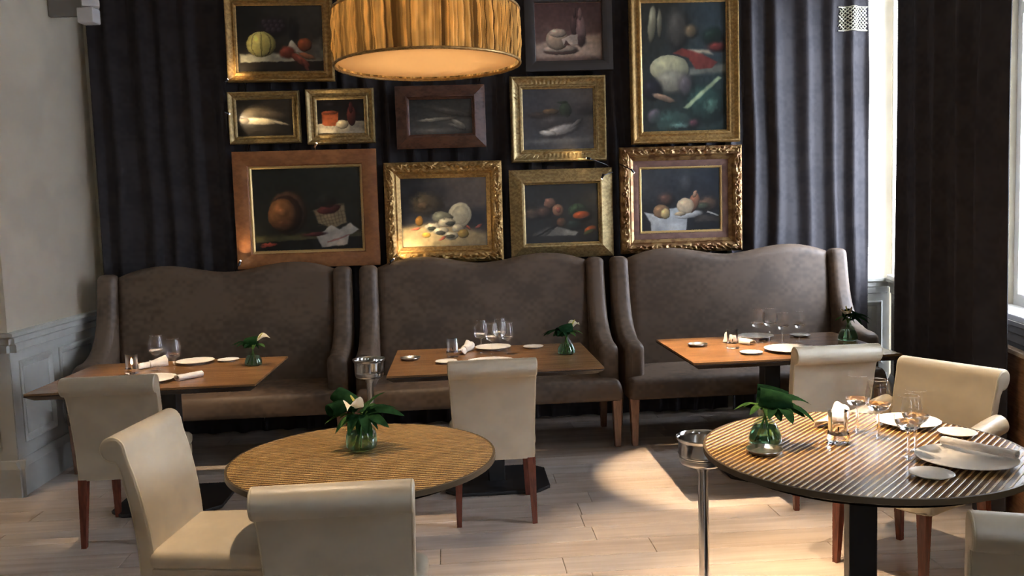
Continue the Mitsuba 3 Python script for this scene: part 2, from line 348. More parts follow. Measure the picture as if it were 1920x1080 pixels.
# dado: cap rails, raised panel mouldings, skirtings
CAPP = [(0, 0.86), (0.012, 0.862), (0.012, 0.905), (0.026, 0.915), (0.026, 0.945), (0.05, 0.958), (0.05, 0.978), (0.0, 0.980)]
SKP = [(0, 0.0), (0.03, 0.0), (0.03, 0.17), (0.018, 0.19), (0.012, 0.215), (0, 0.22)]
def strip(prof, a, b, n):
    """moulding of (out, z) profile from plan point a to b, standing out along n"""
    a, b, n = np.array(a, float), np.array(b, float), np.array(n, float)
    P = np.array([[[*(q + n * o), z] for q in (a, b)] for o, z in prof])
    m = surf(P); return m
def dado(wall, a, b, n, panels, z0=0.30, z1=0.80, cap=True):
    a, b, n = np.array(a, float), np.array(b, float), np.array(n, float); L = np.linalg.norm(b - a); d = (b - a) / L
    M = np.eye(4); M[:2, 0] = d; M[:2, 1] = -n; M[:2, 3] = a
    for s0, s1 in panels:
        fm = frame_sweep(s1 - s0, z1 - z0, [(0, 0), (0.0, 0.012), (0.012, 0.018), (0.03, 0.012), (0.045, 0.004), (0.05, 0)])
        part(wall, 'panel_moulding', tf(tf(fm, tr((s0 + s1) / 2, 0, (z0 + z1) / 2)), M), 'wainscot', 20)
    part(wall, 'dado_board', tf(box(0, L, -0.004, 0.02, 0, 0.93), M), 'wainscot', False)
def trims(side, lines):
    for pr, nm in ((CAPP, 'trim_' + str(side)), (SKP, 'baseboard_' + str(side))):
        k = thing(nm, kind='structure'); scene[k] = mikit.ply(cat([strip(pr, a, b, n) for a, b, n in lines]), 'wainscot', smooth=25)
dado('wall_left', (LEFT, NEARL), (LEFT, BACK), (1, 0), [(0.09, 0.50), (0.60, 1.16)])
dado('wall_corner', (-4.35, NEARL), (LEFT, NEARL), (0, -1), [(0.1, 0.8), (0.9, 1.62)])
dado('wall_back', (3.0, BACK - 0.02), (3.39, BACK - 0.02), (0, -1), [(0.06, 0.33)])
e = C0 + RD * 9
dado('wall_right', C0, e, RN, [(0.06, 0.30), (0.36, 1.25), (2.12, 3.43), (3.55, 4.75), (4.95, 5.38)])
trims('left', [((LEFT, NEARL - 0.05), (LEFT, BACK), (1, 0))])
trims('corner', [((-4.35, NEARL), (LEFT + 0.05, NEARL), (0, -1))])
trims('back', [((2.9, BACK - 0.02), (3.37, BACK - 0.02), (0, -1))])
trims('right', [(C0, e, RN)])

# ---------------------------------------------------------------- curtains
def fold_line(L, seed, period=0.16, amp=0.045):
    """irregular pleats along a length: returns f(s, z)"""
    r = np.random.default_rng(seed); x, cs, w = 0.0, [], []
    while x < L + 0.3: 
        d = period * r.uniform(0.7, 1.35); cs.append(x); w.append((d, r.uniform(0.65, 1.15))); x += d
    cs, ph = np.array(cs), np.cumsum([q[0] for q in w])
    amps = np.array([q[1] for q in w])
    def f(s, z):
        s2 = s + 0.012 * np.sin(2.1 * z + 3.0 * s) + 0.006 * np.sin(5.0 * z + s * 7)
        u = np.interp(s2, cs, np.arange(len(cs))); a = np.interp(s2, cs, amps)
        t = u % 1.0
        return amp * a * (np.cos(2 * np.pi * t) * 0.8 + 0.25 * np.cos(4 * np.pi * t + 0.6)) + 0.006 * np.sin(s * 23 + 2 * z)
    return f
def curtain(name, a, b, n, zt, label, seed, period=0.16, amp=0.045, step=0.012):
    a, b, n = np.array(a, float), np.array(b, float), np.array(n, float); L = np.linalg.norm(b - a); d = (b - a) / L
    f = fold_line(L, seed, period, amp); s = np.arange(0, L + step, step); z = np.linspace(0.015, zt, 16)
    S, Zg = np.meshgrid(s, z, indexing='ij'); O = f(S, Zg) * (0.75 + 0.25 * (1 - Zg / zt))
    P = np.zeros(S.shape + (3,)); P[..., :2] = a + d * S[..., None] + n * O[..., None]; P[..., 2] = Zg
    k = thing(name, label, 'curtain'); scene[k] = mikit.ply(sheet(P, 0.006), 'curtain_velvet', smooth=True)
    return f
curtain('curtain', (-2.57, 6.41), (-1.50, 6.41), (0, -1), 3.58, 'dark brown velvet curtain hanging between the pale left wall and the pictures', 3, 0.19, 0.04)
curtain('curtain', (-1.48, 6.42), (2.06, 6.42), (0, -1), 3.58, 'dark brown velvet curtain hanging behind the gold framed pictures', 5, 0.15, 0.032)
fC = curtain('curtain', (2.08, 6.40), (3.165, 6.40), (0, -1), 3.58, 'grey velvet curtain with deep folds between the pictures and the first window', 8, 0.20, 0.042)
ra, rb = C0 + RD * 0.92 + RN * 0.15, C0 + RD * 2.75 + RN * 0.15
curtain('curtain', ra, rb, RN, 3.58, 'dark grey velvet curtain hanging between the two bright windows', 21, 0.36, 0.045)

# ---------------------------------------------------------------- sofas
SW = 1.785
from scipy.interpolate import CubicSpline
camel = CubicSpline([-0.77, -0.62, -0.40, -0.20, 0.0, 0.20, 0.40, 0.62, 0.77], [1.214, 1.266, 1.286, 1.256, 1.230, 1.254, 1.284, 1.268, 1.220])   # top line of the back
sofa = Proto()
def slab(Pf, Pb):
    """two grids of points (nu, nv, 3) with one outline joined into a closed body"""
    nu, nv = Pf.shape[:2]; m = nu * nv; i, j = np.meshgrid(np.arange(nu - 1), np.arange(nv - 1), indexing='ij')
    a = (i * nv + j).ravel(); b = a + nv; c = b + 1; d = a + 1; f = [np.c_[a, b, c], np.c_[a, c, d], np.c_[a, c, b] + m, np.c_[a, d, c] + m]
    rim = np.r_[np.arange(nu - 1) * nv, (nu - 1) * nv + np.arange(nv - 1), (np.arange(nu - 1, 0, -1)) * nv + nv - 1, np.arange(nv - 1, 0, -1)]
    k = np.roll(rim, -1); f += [np.c_[rim, rim + m, k + m], np.c_[rim, k + m, k]]
    t = trimesh.Trimesh(np.vstack([Pf.reshape(-1, 3), Pb.reshape(-1, 3)]), np.vstack(f), process=False)
    if t.volume < 0: t.faces = t.faces[:, ::-1]
    return t
def edgy(n, e): t = np.linspace(-1, 1, n); return np.sign(t) * (1 - (1 - np.abs(t)) ** e)
def rim_fall(t, a): q = np.clip((np.abs(t) - a) / (1 - a), 0, 1); return np.sqrt(np.clip(1 - q * q, 0, 1))
U, V = np.meshgrid(edgy(70, 1.9), edgy(46, 1.9), indexing='ij')
cor = 1 - 0.012 * np.clip((np.abs(U) - 0.9) / 0.1, 0, 1) ** 2 * 0
XX = 0.765 * U; ZT = camel(XX); ZZ = 0.40 + (ZT - 0.40) * (V + 1) / 2; REC = 0.62 + 0.10 * np.clip((ZZ - 0.45) / 0.85, 0, 1)
dome = rim_fall(U, 0.90) * rim_fall(V, 0.86); puffy = 0.022 * (1 - U ** 2) * (1 - V ** 2)
bk = slab(np.stack([XX, REC - 0.065 * dome - puffy, ZZ], -1), np.stack([XX, REC - 0.002 + 0.004 * dome, ZZ], -1))
sofa.add('backrest', bk, 'velvet', 40)
wp = [(0.70, 0.30), (0.72, 1.225), (0.70, 1.243), (0.63, 1.243), (0.605, 1.225), (0.585, 1.12), (0.56, 1.0), (0.52, 0.88), (0.45, 0.78), (0.35, 0.715), (0.25, 0.69), (0.16, 0.683), (0.125, 0.67), (0.115, 0.64), (0.12, 0.45), (0.13, 0.30)]
wp = np.vstack([wp[:4], spline(wp[4:13], 40), wp[13:]])
wing = puff(rounded_poly(wp, 0.02), -0.066, 0.066, 0.045, YZ, 0.018, k=5)
for s in (-1, 1): sofa.add('wing', tf(wing, tr(s * (SW / 2 - 0.075), 0, 0)), 'velvet', 40)
U, V = np.meshgrid(edgy(70, 1.9), edgy(40, 1.9), indexing='ij'); sq = 1 - 0.5 * (np.abs(U) * np.abs(V)) ** 14 * 0.06
XX = SW / 2 * U * sq; YY = 0.315 + 0.315 * V * sq; dome = rim_fall(U, 0.95) * rim_fall(V, 0.86)
seat = slab(np.stack([XX, YY, 0.345 + 0.105 * dome + 0.035 * (1 - U ** 4) * (1 - V ** 2)], -1), np.stack([XX, YY, 0.345 - 0.03 * dome ** 0.5], -1))
sofa.add('seat', seat, 'velvet', 40)
for sx in (-1, 1):
    for y in (0.055, 0.60):
        lg = rbox(-0.032, 0.032, -0.032, 0.032, 0, 0.33, 0.006, taper=(0.62, 0.62))
        sofa.add('leg', tf(lg, tr(sx * (SW / 2 - 0.045), y, 0)), 'sofa_leg_wood', 30)
SY = 5.50
for cx, lab in ((-1.640, 'taupe velvet high-back banquette sofa beside the panelled left wall'),
                (0.178, 'taupe velvet high-back banquette sofa between the other two sofas'),
                (1.990, 'taupe velvet high-back banquette sofa by the window, its back lit silvery')):
    sofa.place('banquette_sofa', lab, 'sofa', (cx, SY, 0), 0, 'velvet banquette sofas along the curtain wall')

# ---------------------------------------------------------------- dining chairs (local: faces +y, rear legs on y = 0)
def make_chair(w=0.44, arms=False):
    c = Proto(); th = np.radians(np.linspace(30, 262, 20))
    roll = [(-0.043 + 0.047 * math.cos(t), 0.816 + 0.047 * math.sin(t)) for t in th]
    front = [(0.075, 0.335), (0.072, 0.45), (0.061, 0.56), (0.043, 0.66), (0.022, 0.745), (0.006, 0.805)]
    back = [(-0.040, 0.772), (-0.030, 0.752), (-0.018, 0.70), (0.0, 0.60), (0.012, 0.48), (0.014, 0.335)]
    out = np.vstack([spline(front + roll[:3], 30)[:-1], roll[2:], spline(back, 24)])
    def flare(m):
        v = m.vertices.copy(); v[:, 0] *= 0.925 + 0.09 * np.clip((v[:, 2] - 0.33) / 0.52, 0, 1); m.vertices = v; return m
    c.add('backrest', flare(puff(out, -w / 2, w / 2, 0.012, YZ, 0.010, k=4)), 'leather', 40)
    for s in (-1, 1):
        ln = inset(resample(out, 0.012), 0.004)
        n = len(ln); pts = np.c_[np.full(n, s * (w / 2 - 0.006)), ln]; 
        c.add('piping', flare(tube(np.vstack([pts, pts[:1]]), 0.0042, 6, False)), 'leather_piping', 60)
    so = rounded_poly([(-w / 2 + 0.005, 0.045), (w / 2 - 0.005, 0.045), (w / 2 + 0.012, 0.46), (w / 2 - 0.06, 0.485), (-w / 2 + 0.06, 0.485), (-w / 2 - 0.012, 0.46)], 0.035)
    c.add('seat', puff(so, 0.385, 0.455, 0.026, XY, 0.015, bulge=0.016, star=True), 'leather', 40)
    c.add('seat_rail', puff(inset(resample(so, 0.012), 0.004), 0.335, 0.392, 0.008, XY, 0.015), 'leather', 40)
    for s in (-1, 1):
        for y, sp in ((0.035, -0.03), (0.44, 0.012)):
            x = s * (w / 2 - 0.035); P = []
            for z, q, dy, dx in ((0.34, 0.021, 0, 0), (0.0, 0.012, sp, s * 0.008)):
                P += [[x + dx + a * q, y + dy + b * q, z] for a in (-1, 1) for b in (-1, 1)]
            c.add('leg', hull(P), 'leg_wood', False)
    if arms:
        for s in (-1, 1):
            ap = rounded_poly([(0.05, 0.36), (0.38, 0.36), (0.385, 0.56), (0.36, 0.60), (0.05, 0.62)], 0.02)
            a = puff(ap, -0.03, 0.03, 0.02, YZ, 0.012)
            pad = tube(spline([(0, 0.03, 0.645), (0, 0.15, 0.625), (0, 0.30, 0.60), (0, 0.40, 0.585), (0, 0.425, 0.55)], 18), np.r_[np.full(15, 0.042), 0.040, 0.034, 0.02], 14)
            c.add('arm', cat([tf(a, tr(s * (w / 2 + 0.02), 0, 0)), tf(pad, tr(s * (w / 2 + 0.025), 0, 0))]), 'leather', 40)
    return c
chair, armchair = make_chair(), make_chair(0.47, True)
CH = 'cream leather dining chairs'
chair.place('dining_chair', 'cream leather chair with its back to us at the candle-lit table', 'chair', (-1.70, 4.225, 0), 1, CH)
chair.place('dining_chair', 'cream leather roll-top chair standing sideways left of the empty round table', 'chair', (-1.135, 3.16, 0), -97, CH)
chair.place('dining_chair', 'large cream leather chair, nearest to us, in front of the empty round table', 'chair', (-0.365, 2.345, 0), 0, CH)
chair.place('dining_chair', 'cream leather roll-top chair with its back to us at the middle banquette table', 'chair', (0.152, 4.225, 0), 0, CH)
chair.place('dining_chair', 'cream leather chair with its back to us at the banquette table by the window', 'chair', (1.895, 4.20, 0), 1, CH)
armchair.place('dining_armchair', 'cream leather armchair facing us across the laid round table, by the dark curtain', 'chair', (2.115, 3.57, 0), 117, CH)
chair.place('dining_chair', 'cream leather chair cut off at the corner in front of the laid round table', 'chair', (1.375, 1.80, 0), -22, CH)

# ---------------------------------------------------------------- banquette tables
TW, TD, TZ = 1.165, 0.88, 0.742
rt = Proto()
rt.add('tabletop', rbox(-TW / 2, TW / 2, -TD / 2, TD / 2, TZ - 0.012, TZ, 0.002), 'table_wood', 30)
P = [[sx * (TW / 2 - i), sy * (TD / 2 - i), z] for z, i in ((TZ - 0.012, 0.0), (TZ - 0.018, 0.0), (TZ - 0.042, 0.035)) for sx in (-1, 1) for sy in (-1, 1)]
rt.add('edge', hull(P), 'table_edge', False)
rt.add('bracket', rbox(-0.17, 0.17, -0.05, 0.05, TZ - 0.075, TZ - 0.042, 0.006), 'black_metal', 30)
rt.add('post', rbox(-0.048, 0.048, -0.048, 0.048, 0.012, TZ - 0.07, 0.006), 'black_metal', 30)
ob = [(-0.30, -0.17), (-0.22, -0.25), (0.22, -0.25), (0.30, -0.17), (0.30, 0.17), (0.22, 0.25), (-0.22, 0.25), (-0.30, 0.17)]
rt.add('base', puff(ob, 0.0, 0.022, 0.006, XY, 0.02, k=3), 'black_metal', 30)
for cx, cy, lab in ((-1.655, 4.89, 'dark wood banquette table with the lit candle, in front of the left sofa'), (0.183, 4.935, 'dark wood banquette table in front of the middle sofa'),
                    (1.835, 4.925, 'dark wood banquette table in front of the sofa by the window')):
    rt.place('banquette_table', lab, 'table', (cx, cy, 0), 0, 'rectangular banquette tables')

# ---------------------------------------------------------------- round tables with inlaid strips
def round_table(cx, cy, R, ang, label):
    k = thing('round_table', label, 'table', 'round tables with brass inlay'); zt = 0.752
    M = T().translate([cx, cy, 0]).rotate([0, 0, 1], ang)
    part(k, 'tabletop', lathe([(0, zt - 0.020), (R - 0.006, zt - 0.020), (R - 0.006, zt - 0.0012), (0, zt - 0.0012)], 96), 'round_board', 30, M=M)
    part(k, 'rim', lathe([(R - 0.008, zt - 0.021), (R, zt - 0.019), (R, zt - 0.001), (R - 0.001, zt), (R - 0.008, zt), (R - 0.008, zt - 0.021)], 96), 'rim_brass', 20, M=M)
    part(k, 'underframe', lathe([(0, zt - 0.05), (R - 0.07, zt - 0.05), (R - 0.012, zt - 0.021), (0, zt - 0.021)], 96), 'table_edge', 30, M=M)
    pitch, Ri = 0.020, R - 0.009; n = int(Ri / pitch)
    for i in range(-n, n + 1):
        y = i * pitch; hw = 0.0031; a0, a1 = math.sqrt(max(Ri ** 2 - (y - hw) ** 2, 1e-6)), math.sqrt(max(Ri ** 2 - (y + hw) ** 2, 1e-6))
        if min(a0, a1) < 0.02: continue
        P = [[s * a - s * d, yy + (d if yy < y else -d), z] for z, d in ((zt - 0.0014, 0), (zt + 0.0004, 0), (zt + 0.0008, 0.0008)) for yy, a in ((y - hw, a0), (y + hw, a1)) for s in (-1, 1)]
        part(k, 'inlay_strip', hull(P), 'inlay', False, M=M)
    part(k, 'post', rbox(-0.045, 0.045, -0.045, 0.045, 0.014, zt - 0.05, 0.004), 'black_metal', 30, M=T().translate([cx, cy, 0]).rotate([0, 0, 1], -14))
    part(k, 'bracket', rbox(-0.16, 0.16, -0.16, 0.16, zt - 0.075, zt - 0.048, 0.01), 'black_metal', 30, M=T().translate([cx, cy, 0]).rotate([0, 0, 1], -14))
    part(k, 'base', puff(ob, 0.0, 0.022, 0.006, XY, 0.02, k=3), 'black_metal', 30, M=T().translate([cx, cy, 0]))
round_table(-0.355, 2.95, 0.462, 2, 'round table with fine golden inlay holding only a vase of white calla')
round_table(1.335, 2.745, 0.520, 45, 'round table with diagonal golden inlay laid with plates and wine glasses')

# ---------------------------------------------------------------- pendant lamp
def pendant(cx, cy, R, zb, zt):
    k = thing('pendant_lamp', 'large gold pleated drum pendant lamp hanging above the tables', 'lamp')
    M = T().translate([cx, cy, 0]); n = 720; g = np.arange(n + 1) * 2 * math.pi / n; r2 = np.random.default_rng(4)
    z = np.linspace(zb, zt, 13); rad = np.zeros(n + 1); i = 0; tone = np.zeros(n + 1)
    while i < n:
        w = int(r2.choice([1, 2, 2, 3, 3, 4, 6])); t0 = r2.uniform(0, 1) ** 1.2
        for j in range(i, min(i + w, n)): u = (j - i) / w; rad[j] = 0.010 * math.sin(math.pi * u) * (0.6 + 0.6 * t0); tone[j] = t0 * (0.75 + 0.25 * math.sin(math.pi * u))
        i += w
    rad[n] = rad[0]; tone[n] = tone[0]
    G, Z = np.meshgrid(g, z, indexing='ij'); wob = 0.006 * np.sin((Z - zb) * 9 + G * 5)
    RR = R + rad[:, None] * (0.4 + 0.6 * np.sin(math.pi * np.clip((Z - zb) / (zt - zb), 0.05, 0.95))) + 0.003 * np.sin(G * 37 + Z * 60)
    P = np.stack([RR * np.cos(G + wob), RR * np.sin(G + wob), Z], -1)
    col = lin(78, 56, 32) + (lin(232, 190, 116) - lin(78, 56, 32)) * np.clip(tone[:, None] * (0.65 + 0.7 * meshkit.noise(np.stack([G * 24, Z * 22, G * 0], -1), 5)), 0, 1)[..., None]
    part(k, 'shade', surf(P), 'organza', True, M=M, color=col.reshape(-1, 3))
    z2 = zt + 0.16; Q = np.stack([np.stack([(R + 0.004) * np.cos(g), (R + 0.004) * np.sin(g), np.full(n + 1, zt)], -1), np.stack([R * 0.72 * np.cos(g), R * 0.72 * np.sin(g), np.full(n + 1, z2)], -1)], 1)
    part(k, 'shade_crown', surf(Q), 'organza', True, M=M, color=np.tile(lin(168, 122, 70), (2 * (n + 1), 1)))
    for zz, rr, nm in ((zb, R + 0.003, 'rim'), (zt, R + 0.004, 'rim'), (z2, R * 0.72, 'rim')):
        part(k, nm, tube(np.c_[rr * np.cos(g[::10]), rr * np.sin(g[::10]), np.full(len(g[::10]), zz)], 0.007, 8, False), 'gold_leaf', True, M=M)
    part(k, 'diffuser', lathe([(0, zb + 0.012), (R - 0.012, zb + 0.012)], 72), 'diffuser', False, M=M)
    part(k, 'spider', cat([tf(box(-R * 0.72, R * 0.72, -0.006, 0.006, z2 - 0.006, z2 + 0.006), rot([0, 0, 1], a)) for a in (0, 60, 120)]), 'black_metal', False, M=M)
    part(k, 'cord', tube([(0, 0, z2), (0, 0, (z2 + CEIL) / 2), (0, 0, CEIL - 0.02)], 0.006, 8), 'black_metal', True, M=M)
    part(k, 'canopy', lathe([(0, CEIL - 0.03), (0.05, CEIL - 0.03), (0.06, CEIL), (0, CEIL)], 24), 'gold_leaf', 30, M=M)
    for a in (0, 60, 120, 180, 240, 300):
        b = trimesh.creation.icosphere(2, 0.028); b.apply_translation([0.22 * math.cos(math.radians(a)), 0.22 * math.sin(math.radians(a)), zt - 0.05])
        kk = part(k, 'bulb', b, 'white_paint', True, M=M)
        scene[kk]['emitter'] = {'type': 'area', 'radiance': {'type': 'rgb', 'value': (LUM * PENDANT * WARM).tolist()}, 'sampling_weight': 0.4}
PENDANT = 46.0
pendant(-0.10, 4.0, 0.420, 2.268, 2.505)

# ---------------------------------------------------------------- recessed ceiling spots
for i, (x, y, ax, ay, I, half, what) in enumerate(DOWNLIGHTS):
    k = thing('ceiling_spot', 'small recessed ceiling spotlight ' + what, 'ceiling light', 'recessed ceiling spots')
    part(k, 'trim_ring', lathe([(0.032, CEIL - 0.001), (0.055, CEIL - 0.001), (0.055, CEIL - 0.006), (0.036, CEIL - 0.010), (0.032, CEIL - 0.001)], 24), 'white_paint', 30, M=T().translate([x, y, 0]))
    q = lathe([(0.0, CEIL - 0.004), (0.030, CEIL - 0.004)], 20); q.faces = q.faces[:, ::-1]
    kk = part(k, 'lens', q, 'white_paint', False, M=T().translate([x, y, 0]))
    scene[kk]['emitter'] = {'type': 'area', 'radiance': {'type': 'rgb', 'value': (LUM * 60 * WARM).tolist()}, 'sampling_weight': 0.02}
    scene[k + '__light'] = {'type': 'spot', 'to_world': T().look_at(origin=[x, y, CEIL - 0.012], target=[ax, ay, 0.0], up=[0, 1, 0]), 'cutoff_angle': float(half), 'beam_width': half * 0.7,
                            'intensity': {'type': 'rgb', 'value': (LUM * I * WARM).tolist()}, 'sampling_weight': 1.0}

# ---------------------------------------------------------------- pictures
PY = 6.31
def smooth01(x): x = np.clip(x, 0, 1); return x * x * (3 - 2 * x)
def artwork(w, h, rect, bg, layers, seed, res=0.0042):
    """still life on a canvas w x h metres; shapes are given in the units of rect = (x0, y0, x1, y1), y down"""
    nx, ny = int(w / res), int(h / res); u, v = np.meshgrid(np.linspace(0, 1, nx), np.linspace(0, 1, ny), indexing='ij')
    X, Y = rect[0] + (rect[2] - rect[0]) * u, rect[1] + (rect[3] - rect[1]) * v; L = rect[2] - rect[0]
    n1 = meshkit.fbm(np.stack([u * 5, v * 5, u * 0 + seed], -1), 4, seed); n2 = meshkit.fbm(np.stack([u * 26, v * 20, u * 0 + 3], -1), 3, seed + 1)
    wx, wy = (n2 - 0.5) * L * 0.018, (meshkit.fbm(np.stack([u * 22, v * 26, u * 0 + 9], -1), 3, seed + 2) - 0.5) * L * 0.018
    c00, c10, c01, c11 = (np.array(c, float) for c in bg)
    uu, vv = smooth01(u + (n1 - 0.5) * 0.5)[..., None], smooth01(v + (n1 - 0.5) * 0.4)[..., None]
    col = (c00 * (1 - uu) + c10 * uu) * (1 - vv) + (c01 * (1 - uu) + c11 * uu) * vv
    for l in layers:
        kind, c = l[0], np.array(l[1], float); o = l[-1] if isinstance(l[-1], dict) else {}
        soft = o.get('soft', 0.006) * L; x, y = X + wx * o.get('wob', 0.8), Y + wy * o.get('wob', 1); shade = np.zeros_like(X)
        if kind == 'e':
            cx, cy, rx, ry = l[2:6]; a = math.radians(o.get('rot', 0)); dx, dy = x - cx, y - cy
            p, q = (dx * math.cos(a) + dy * math.sin(a)) / rx, (-dx * math.sin(a) + dy * math.cos(a)) / ry; r = np.sqrt(p * p + q * q)
            d = (1 - r) * min(rx, ry); shade = -(p * 0.45 + q * 0.55) - 0.25 * r * r
            hl = np.exp(-((p + 0.35) ** 2 + (q + 0.4) ** 2) / 0.05); shade = shade + 0.5 * hl * (min(rx, ry) > 0.03 * L) - 0.35 * np.clip((r - 0.75) / 0.25, 0, 1)
            if o.get('ribs'): shade = shade - 0.5 * (np.abs(np.sin(o['ribs'] * np.arcsin(np.clip(p / np.sqrt(np.clip(1 - q * q, 0.05, 1)), -1, 1)))) < 0.3)
        elif kind == 'p':
            pts = np.array(l[2], float); d = np.full(X.shape, 1e9); ins = np.zeros(X.shape, bool)
            for (ax, ay), (bx, by) in zip(pts, np.roll(pts, -1, 0)):
                t = np.clip(((x - ax) * (bx - ax) + (y - ay) * (by - ay)) / ((bx - ax) ** 2 + (by - ay) ** 2 + 1e-9), 0, 1)
                d = np.minimum(d, np.hypot(x - ax - t * (bx - ax), y - ay - t * (by - ay)))
                ins ^= ((ay > y) != (by > y)) & (x < (bx - ax) * (y - ay) / (by - ay + 1e-12) + ax)
            d = np.where(ins, d, -d); shade = (n1 - 0.5) * 1.2
        al = smooth01(0.5 + d / (2 * soft + 1e-9)) * o.get('a', 1.0)
        cc = c * np.clip(1 + o.get('vol', 0.55) * shade, 0.15, 1.8)[..., None]
        col = col * (1 - al[..., None]) + cc * al[..., None]
    col = col * 0.86 + col.mean(-1, keepdims=True) * np.array([0.15, 0.14, 0.12])     # yellowed varnish
    col = np.clip(col * (0.88 + 0.24 * n2)[..., None], 0, 255) / 255
    P = np.stack([(u - 0.5) * w, np.zeros_like(u), (0.5 - v) * h], -1)[:, ::-1]
    return surf(P), np.where(col <= 0.04045, col / 12.92, ((col + 0.055) / 1.055) ** 2.4)[:, ::-1].reshape(-1, 3) * 0.78
PROF = {'plain': [(0, 0), (0, 0.03), (0.012, 0.045), (0.03, 0.045), (0.06, 0.026), (0.07, 0.026), (0.078, 0.018), (0.082, 0.006)]}
def prof(fw, kind):
    if kind == 'flat': q = [(0, 0), (0, .75), (.02, .85), (.5, .92), (.93, .78), (.95, .55), (1, .5), (1, .1)]
    elif kind == 'scoop': q = [(0, 0), (0, .55), (.04, .85), (.10, 1), (.18, 1), (.26, .8), (.42, .5), (.6, .42), (.7, .5), (.76, .62), (.84, .6), (.90, .36), (.97, .3), (1, .26), (1, .1)]
    elif kind == 'reverse': q = [(0, 0), (0, .3), (.1, .42), (.35, .6), (.7, .92), (.78, 1), (.86, .98), (.92, .7), (1, .6), (1, .1)]
    else:
        t = np.linspace(0, 1, 22); q = [(0, 0)] + [(x, .35 + .65 * math.sin(min(1, x / .62) * math.pi * .62 + .25) if x < .62 else .78 - .55 * (x - .62) / .38 - .12 * (1 if .7 < x < .76 else 0)) for x in t] + [(1, .1)]
    return [(x * fw, z * min(0.06, 0.035 + fw * 0.2)) for x, z in q]
def ornament(fw, amp, seed, freq=26):
    def f(x, t, side, L):
        e = np.exp(-((t / fw - 0.30) / 0.24) ** 2) if t > 1e-6 else 0.0
        n = meshkit.fbm(np.stack([x * freq + side * 31, np.full_like(x, t * freq * 1.6), np.full_like(x, seed)], -1), 3, seed) - 0.5
        scroll = np.sin(x * 75 + 2.2 * np.sin(x * 31 + t * 60)) * np.sin(t / fw * 9 + x * 20)
        corner = np.clip(1 - (L / 2 - np.abs(x)) / (fw * 1.6), 0, 1) * 0.5
        return amp * e * (2.2 * n + 0.6 * scroll + corner)
    return f
def beads(fw, amp, per, pos=0.42):
    def f(x, t, side, L):
        e = math.exp(-((t / fw - pos) / 0.16) ** 2) if t > 1e-6 else 0.0
        return amp * e * np.abs(np.sin(x * math.pi / per))
    return f
def picture(cx, cz, w, h, fw, kind, fmat, label, rect, bg, layers, seed, orn=None, liner=None, mount=None, tilt=0.0, yo=0.0):
    k = thing('framed_picture', label, 'picture', 'framed still lifes on the curtain wall'); M = T().translate([cx, PY + yo, cz]).rotate([0, 1, 0], tilt)
    part(k, 'frame', frame_sweep(w, h, prof(fw, kind), orn, 0.006 if kind == 'ornate' else 0.009), fmat, 38 if orn is not None else 28, M=M)
    part(k, 'backing', box(-w / 2 + 0.01, w / 2 - 0.01, 0, 0.012, -h / 2 + 0.01, h / 2 - 0.01), 'canvas_back', False, M=M)
    part(k, 'hanger', box(-w * 0.2, w * 0.2, 0.012, 0.075, h * 0.2, h * 0.2 + 0.03), 'canvas_back', False, M=M)
    a, b = w - 2 * fw, h - 2 * fw
    for spec, nm in ((mount, 'mount'), (liner, 'liner')):
        if spec:
            lw, lm, zz = spec
            part(k, nm, tf(frame_sweep(a + 0.004, b + 0.004, [(0, zz), (lw * 0.6, zz), (lw, zz * 0.6), (lw + 0.002, 0.002)]), tr(0, 0, 0)), lm, 20, M=M); a -= 2 * lw; b -= 2 * lw
    m, col = artwork(a + 0.006, b + 0.006, rect, bg, layers, seed); m.apply_translation([0, -0.006, 0])
    part(k, 'canvas', m, 'painting', True, M=M, color=col)
S = dict
picture(-1.198, 2.873, 0.752, 0.610, 0.076, 'scoop', 'gold_leaf', 'gold framed still life with a striped yellow melon and a red crayfish', (125, 30, 722, 468),
        ((24, 26, 23), (62, 58, 50), (30, 28, 24), (48, 42, 34)),
        [('e', (38, 31, 35), 380, 170, 95, 62, S(soft=.04))] + [('e', (56, 44, 54), 320 + 38 * (i % 4) + 12 * (i // 4), 140 + 26 * (i // 4), 20, 18, S(a=.8)) for i in range(11)] + [('e', (26, 25, 25), 505, 150, 14, 40, {}), ('e', (26, 25, 25), 520, 195, 30, 70, S(soft=.03)), ('p', (176, 172, 146), [(140, 350), (420, 345), (722, 325), (722, 400), (140, 408)], S(soft=.02)),
         ('p', (96, 92, 82), [(560, 320), (722, 250), (722, 400), (560, 395)], S(soft=.06)), ('e', (196, 184, 98), 290, 285, 103, 84, S(ribs=4.4)), ('p', (40, 33, 26), [(140, 405), (722, 398), (722, 480), (140, 480)], S(soft=.006)),
         ('p', (188, 182, 165), [(460, 320), (500, 255), (565, 330), (600, 350)], {}), ('e', (146, 66, 32), 592, 290, 50, 44, {}), ('e', (128, 52, 36), 470, 340, 55, 42, S(soft=.02)), ('e', (140, 60, 40), 560, 395, 75, 26, S(rot=35)),
         ('e', (170, 100, 62), 605, 365, 58, 16, S(rot=18)), ('e', (120, 50, 36), 590, 430, 50, 12, S(rot=60))], 1, orn=beads(0.076, 0.006, 0.022, 0.14), tilt=0.6)
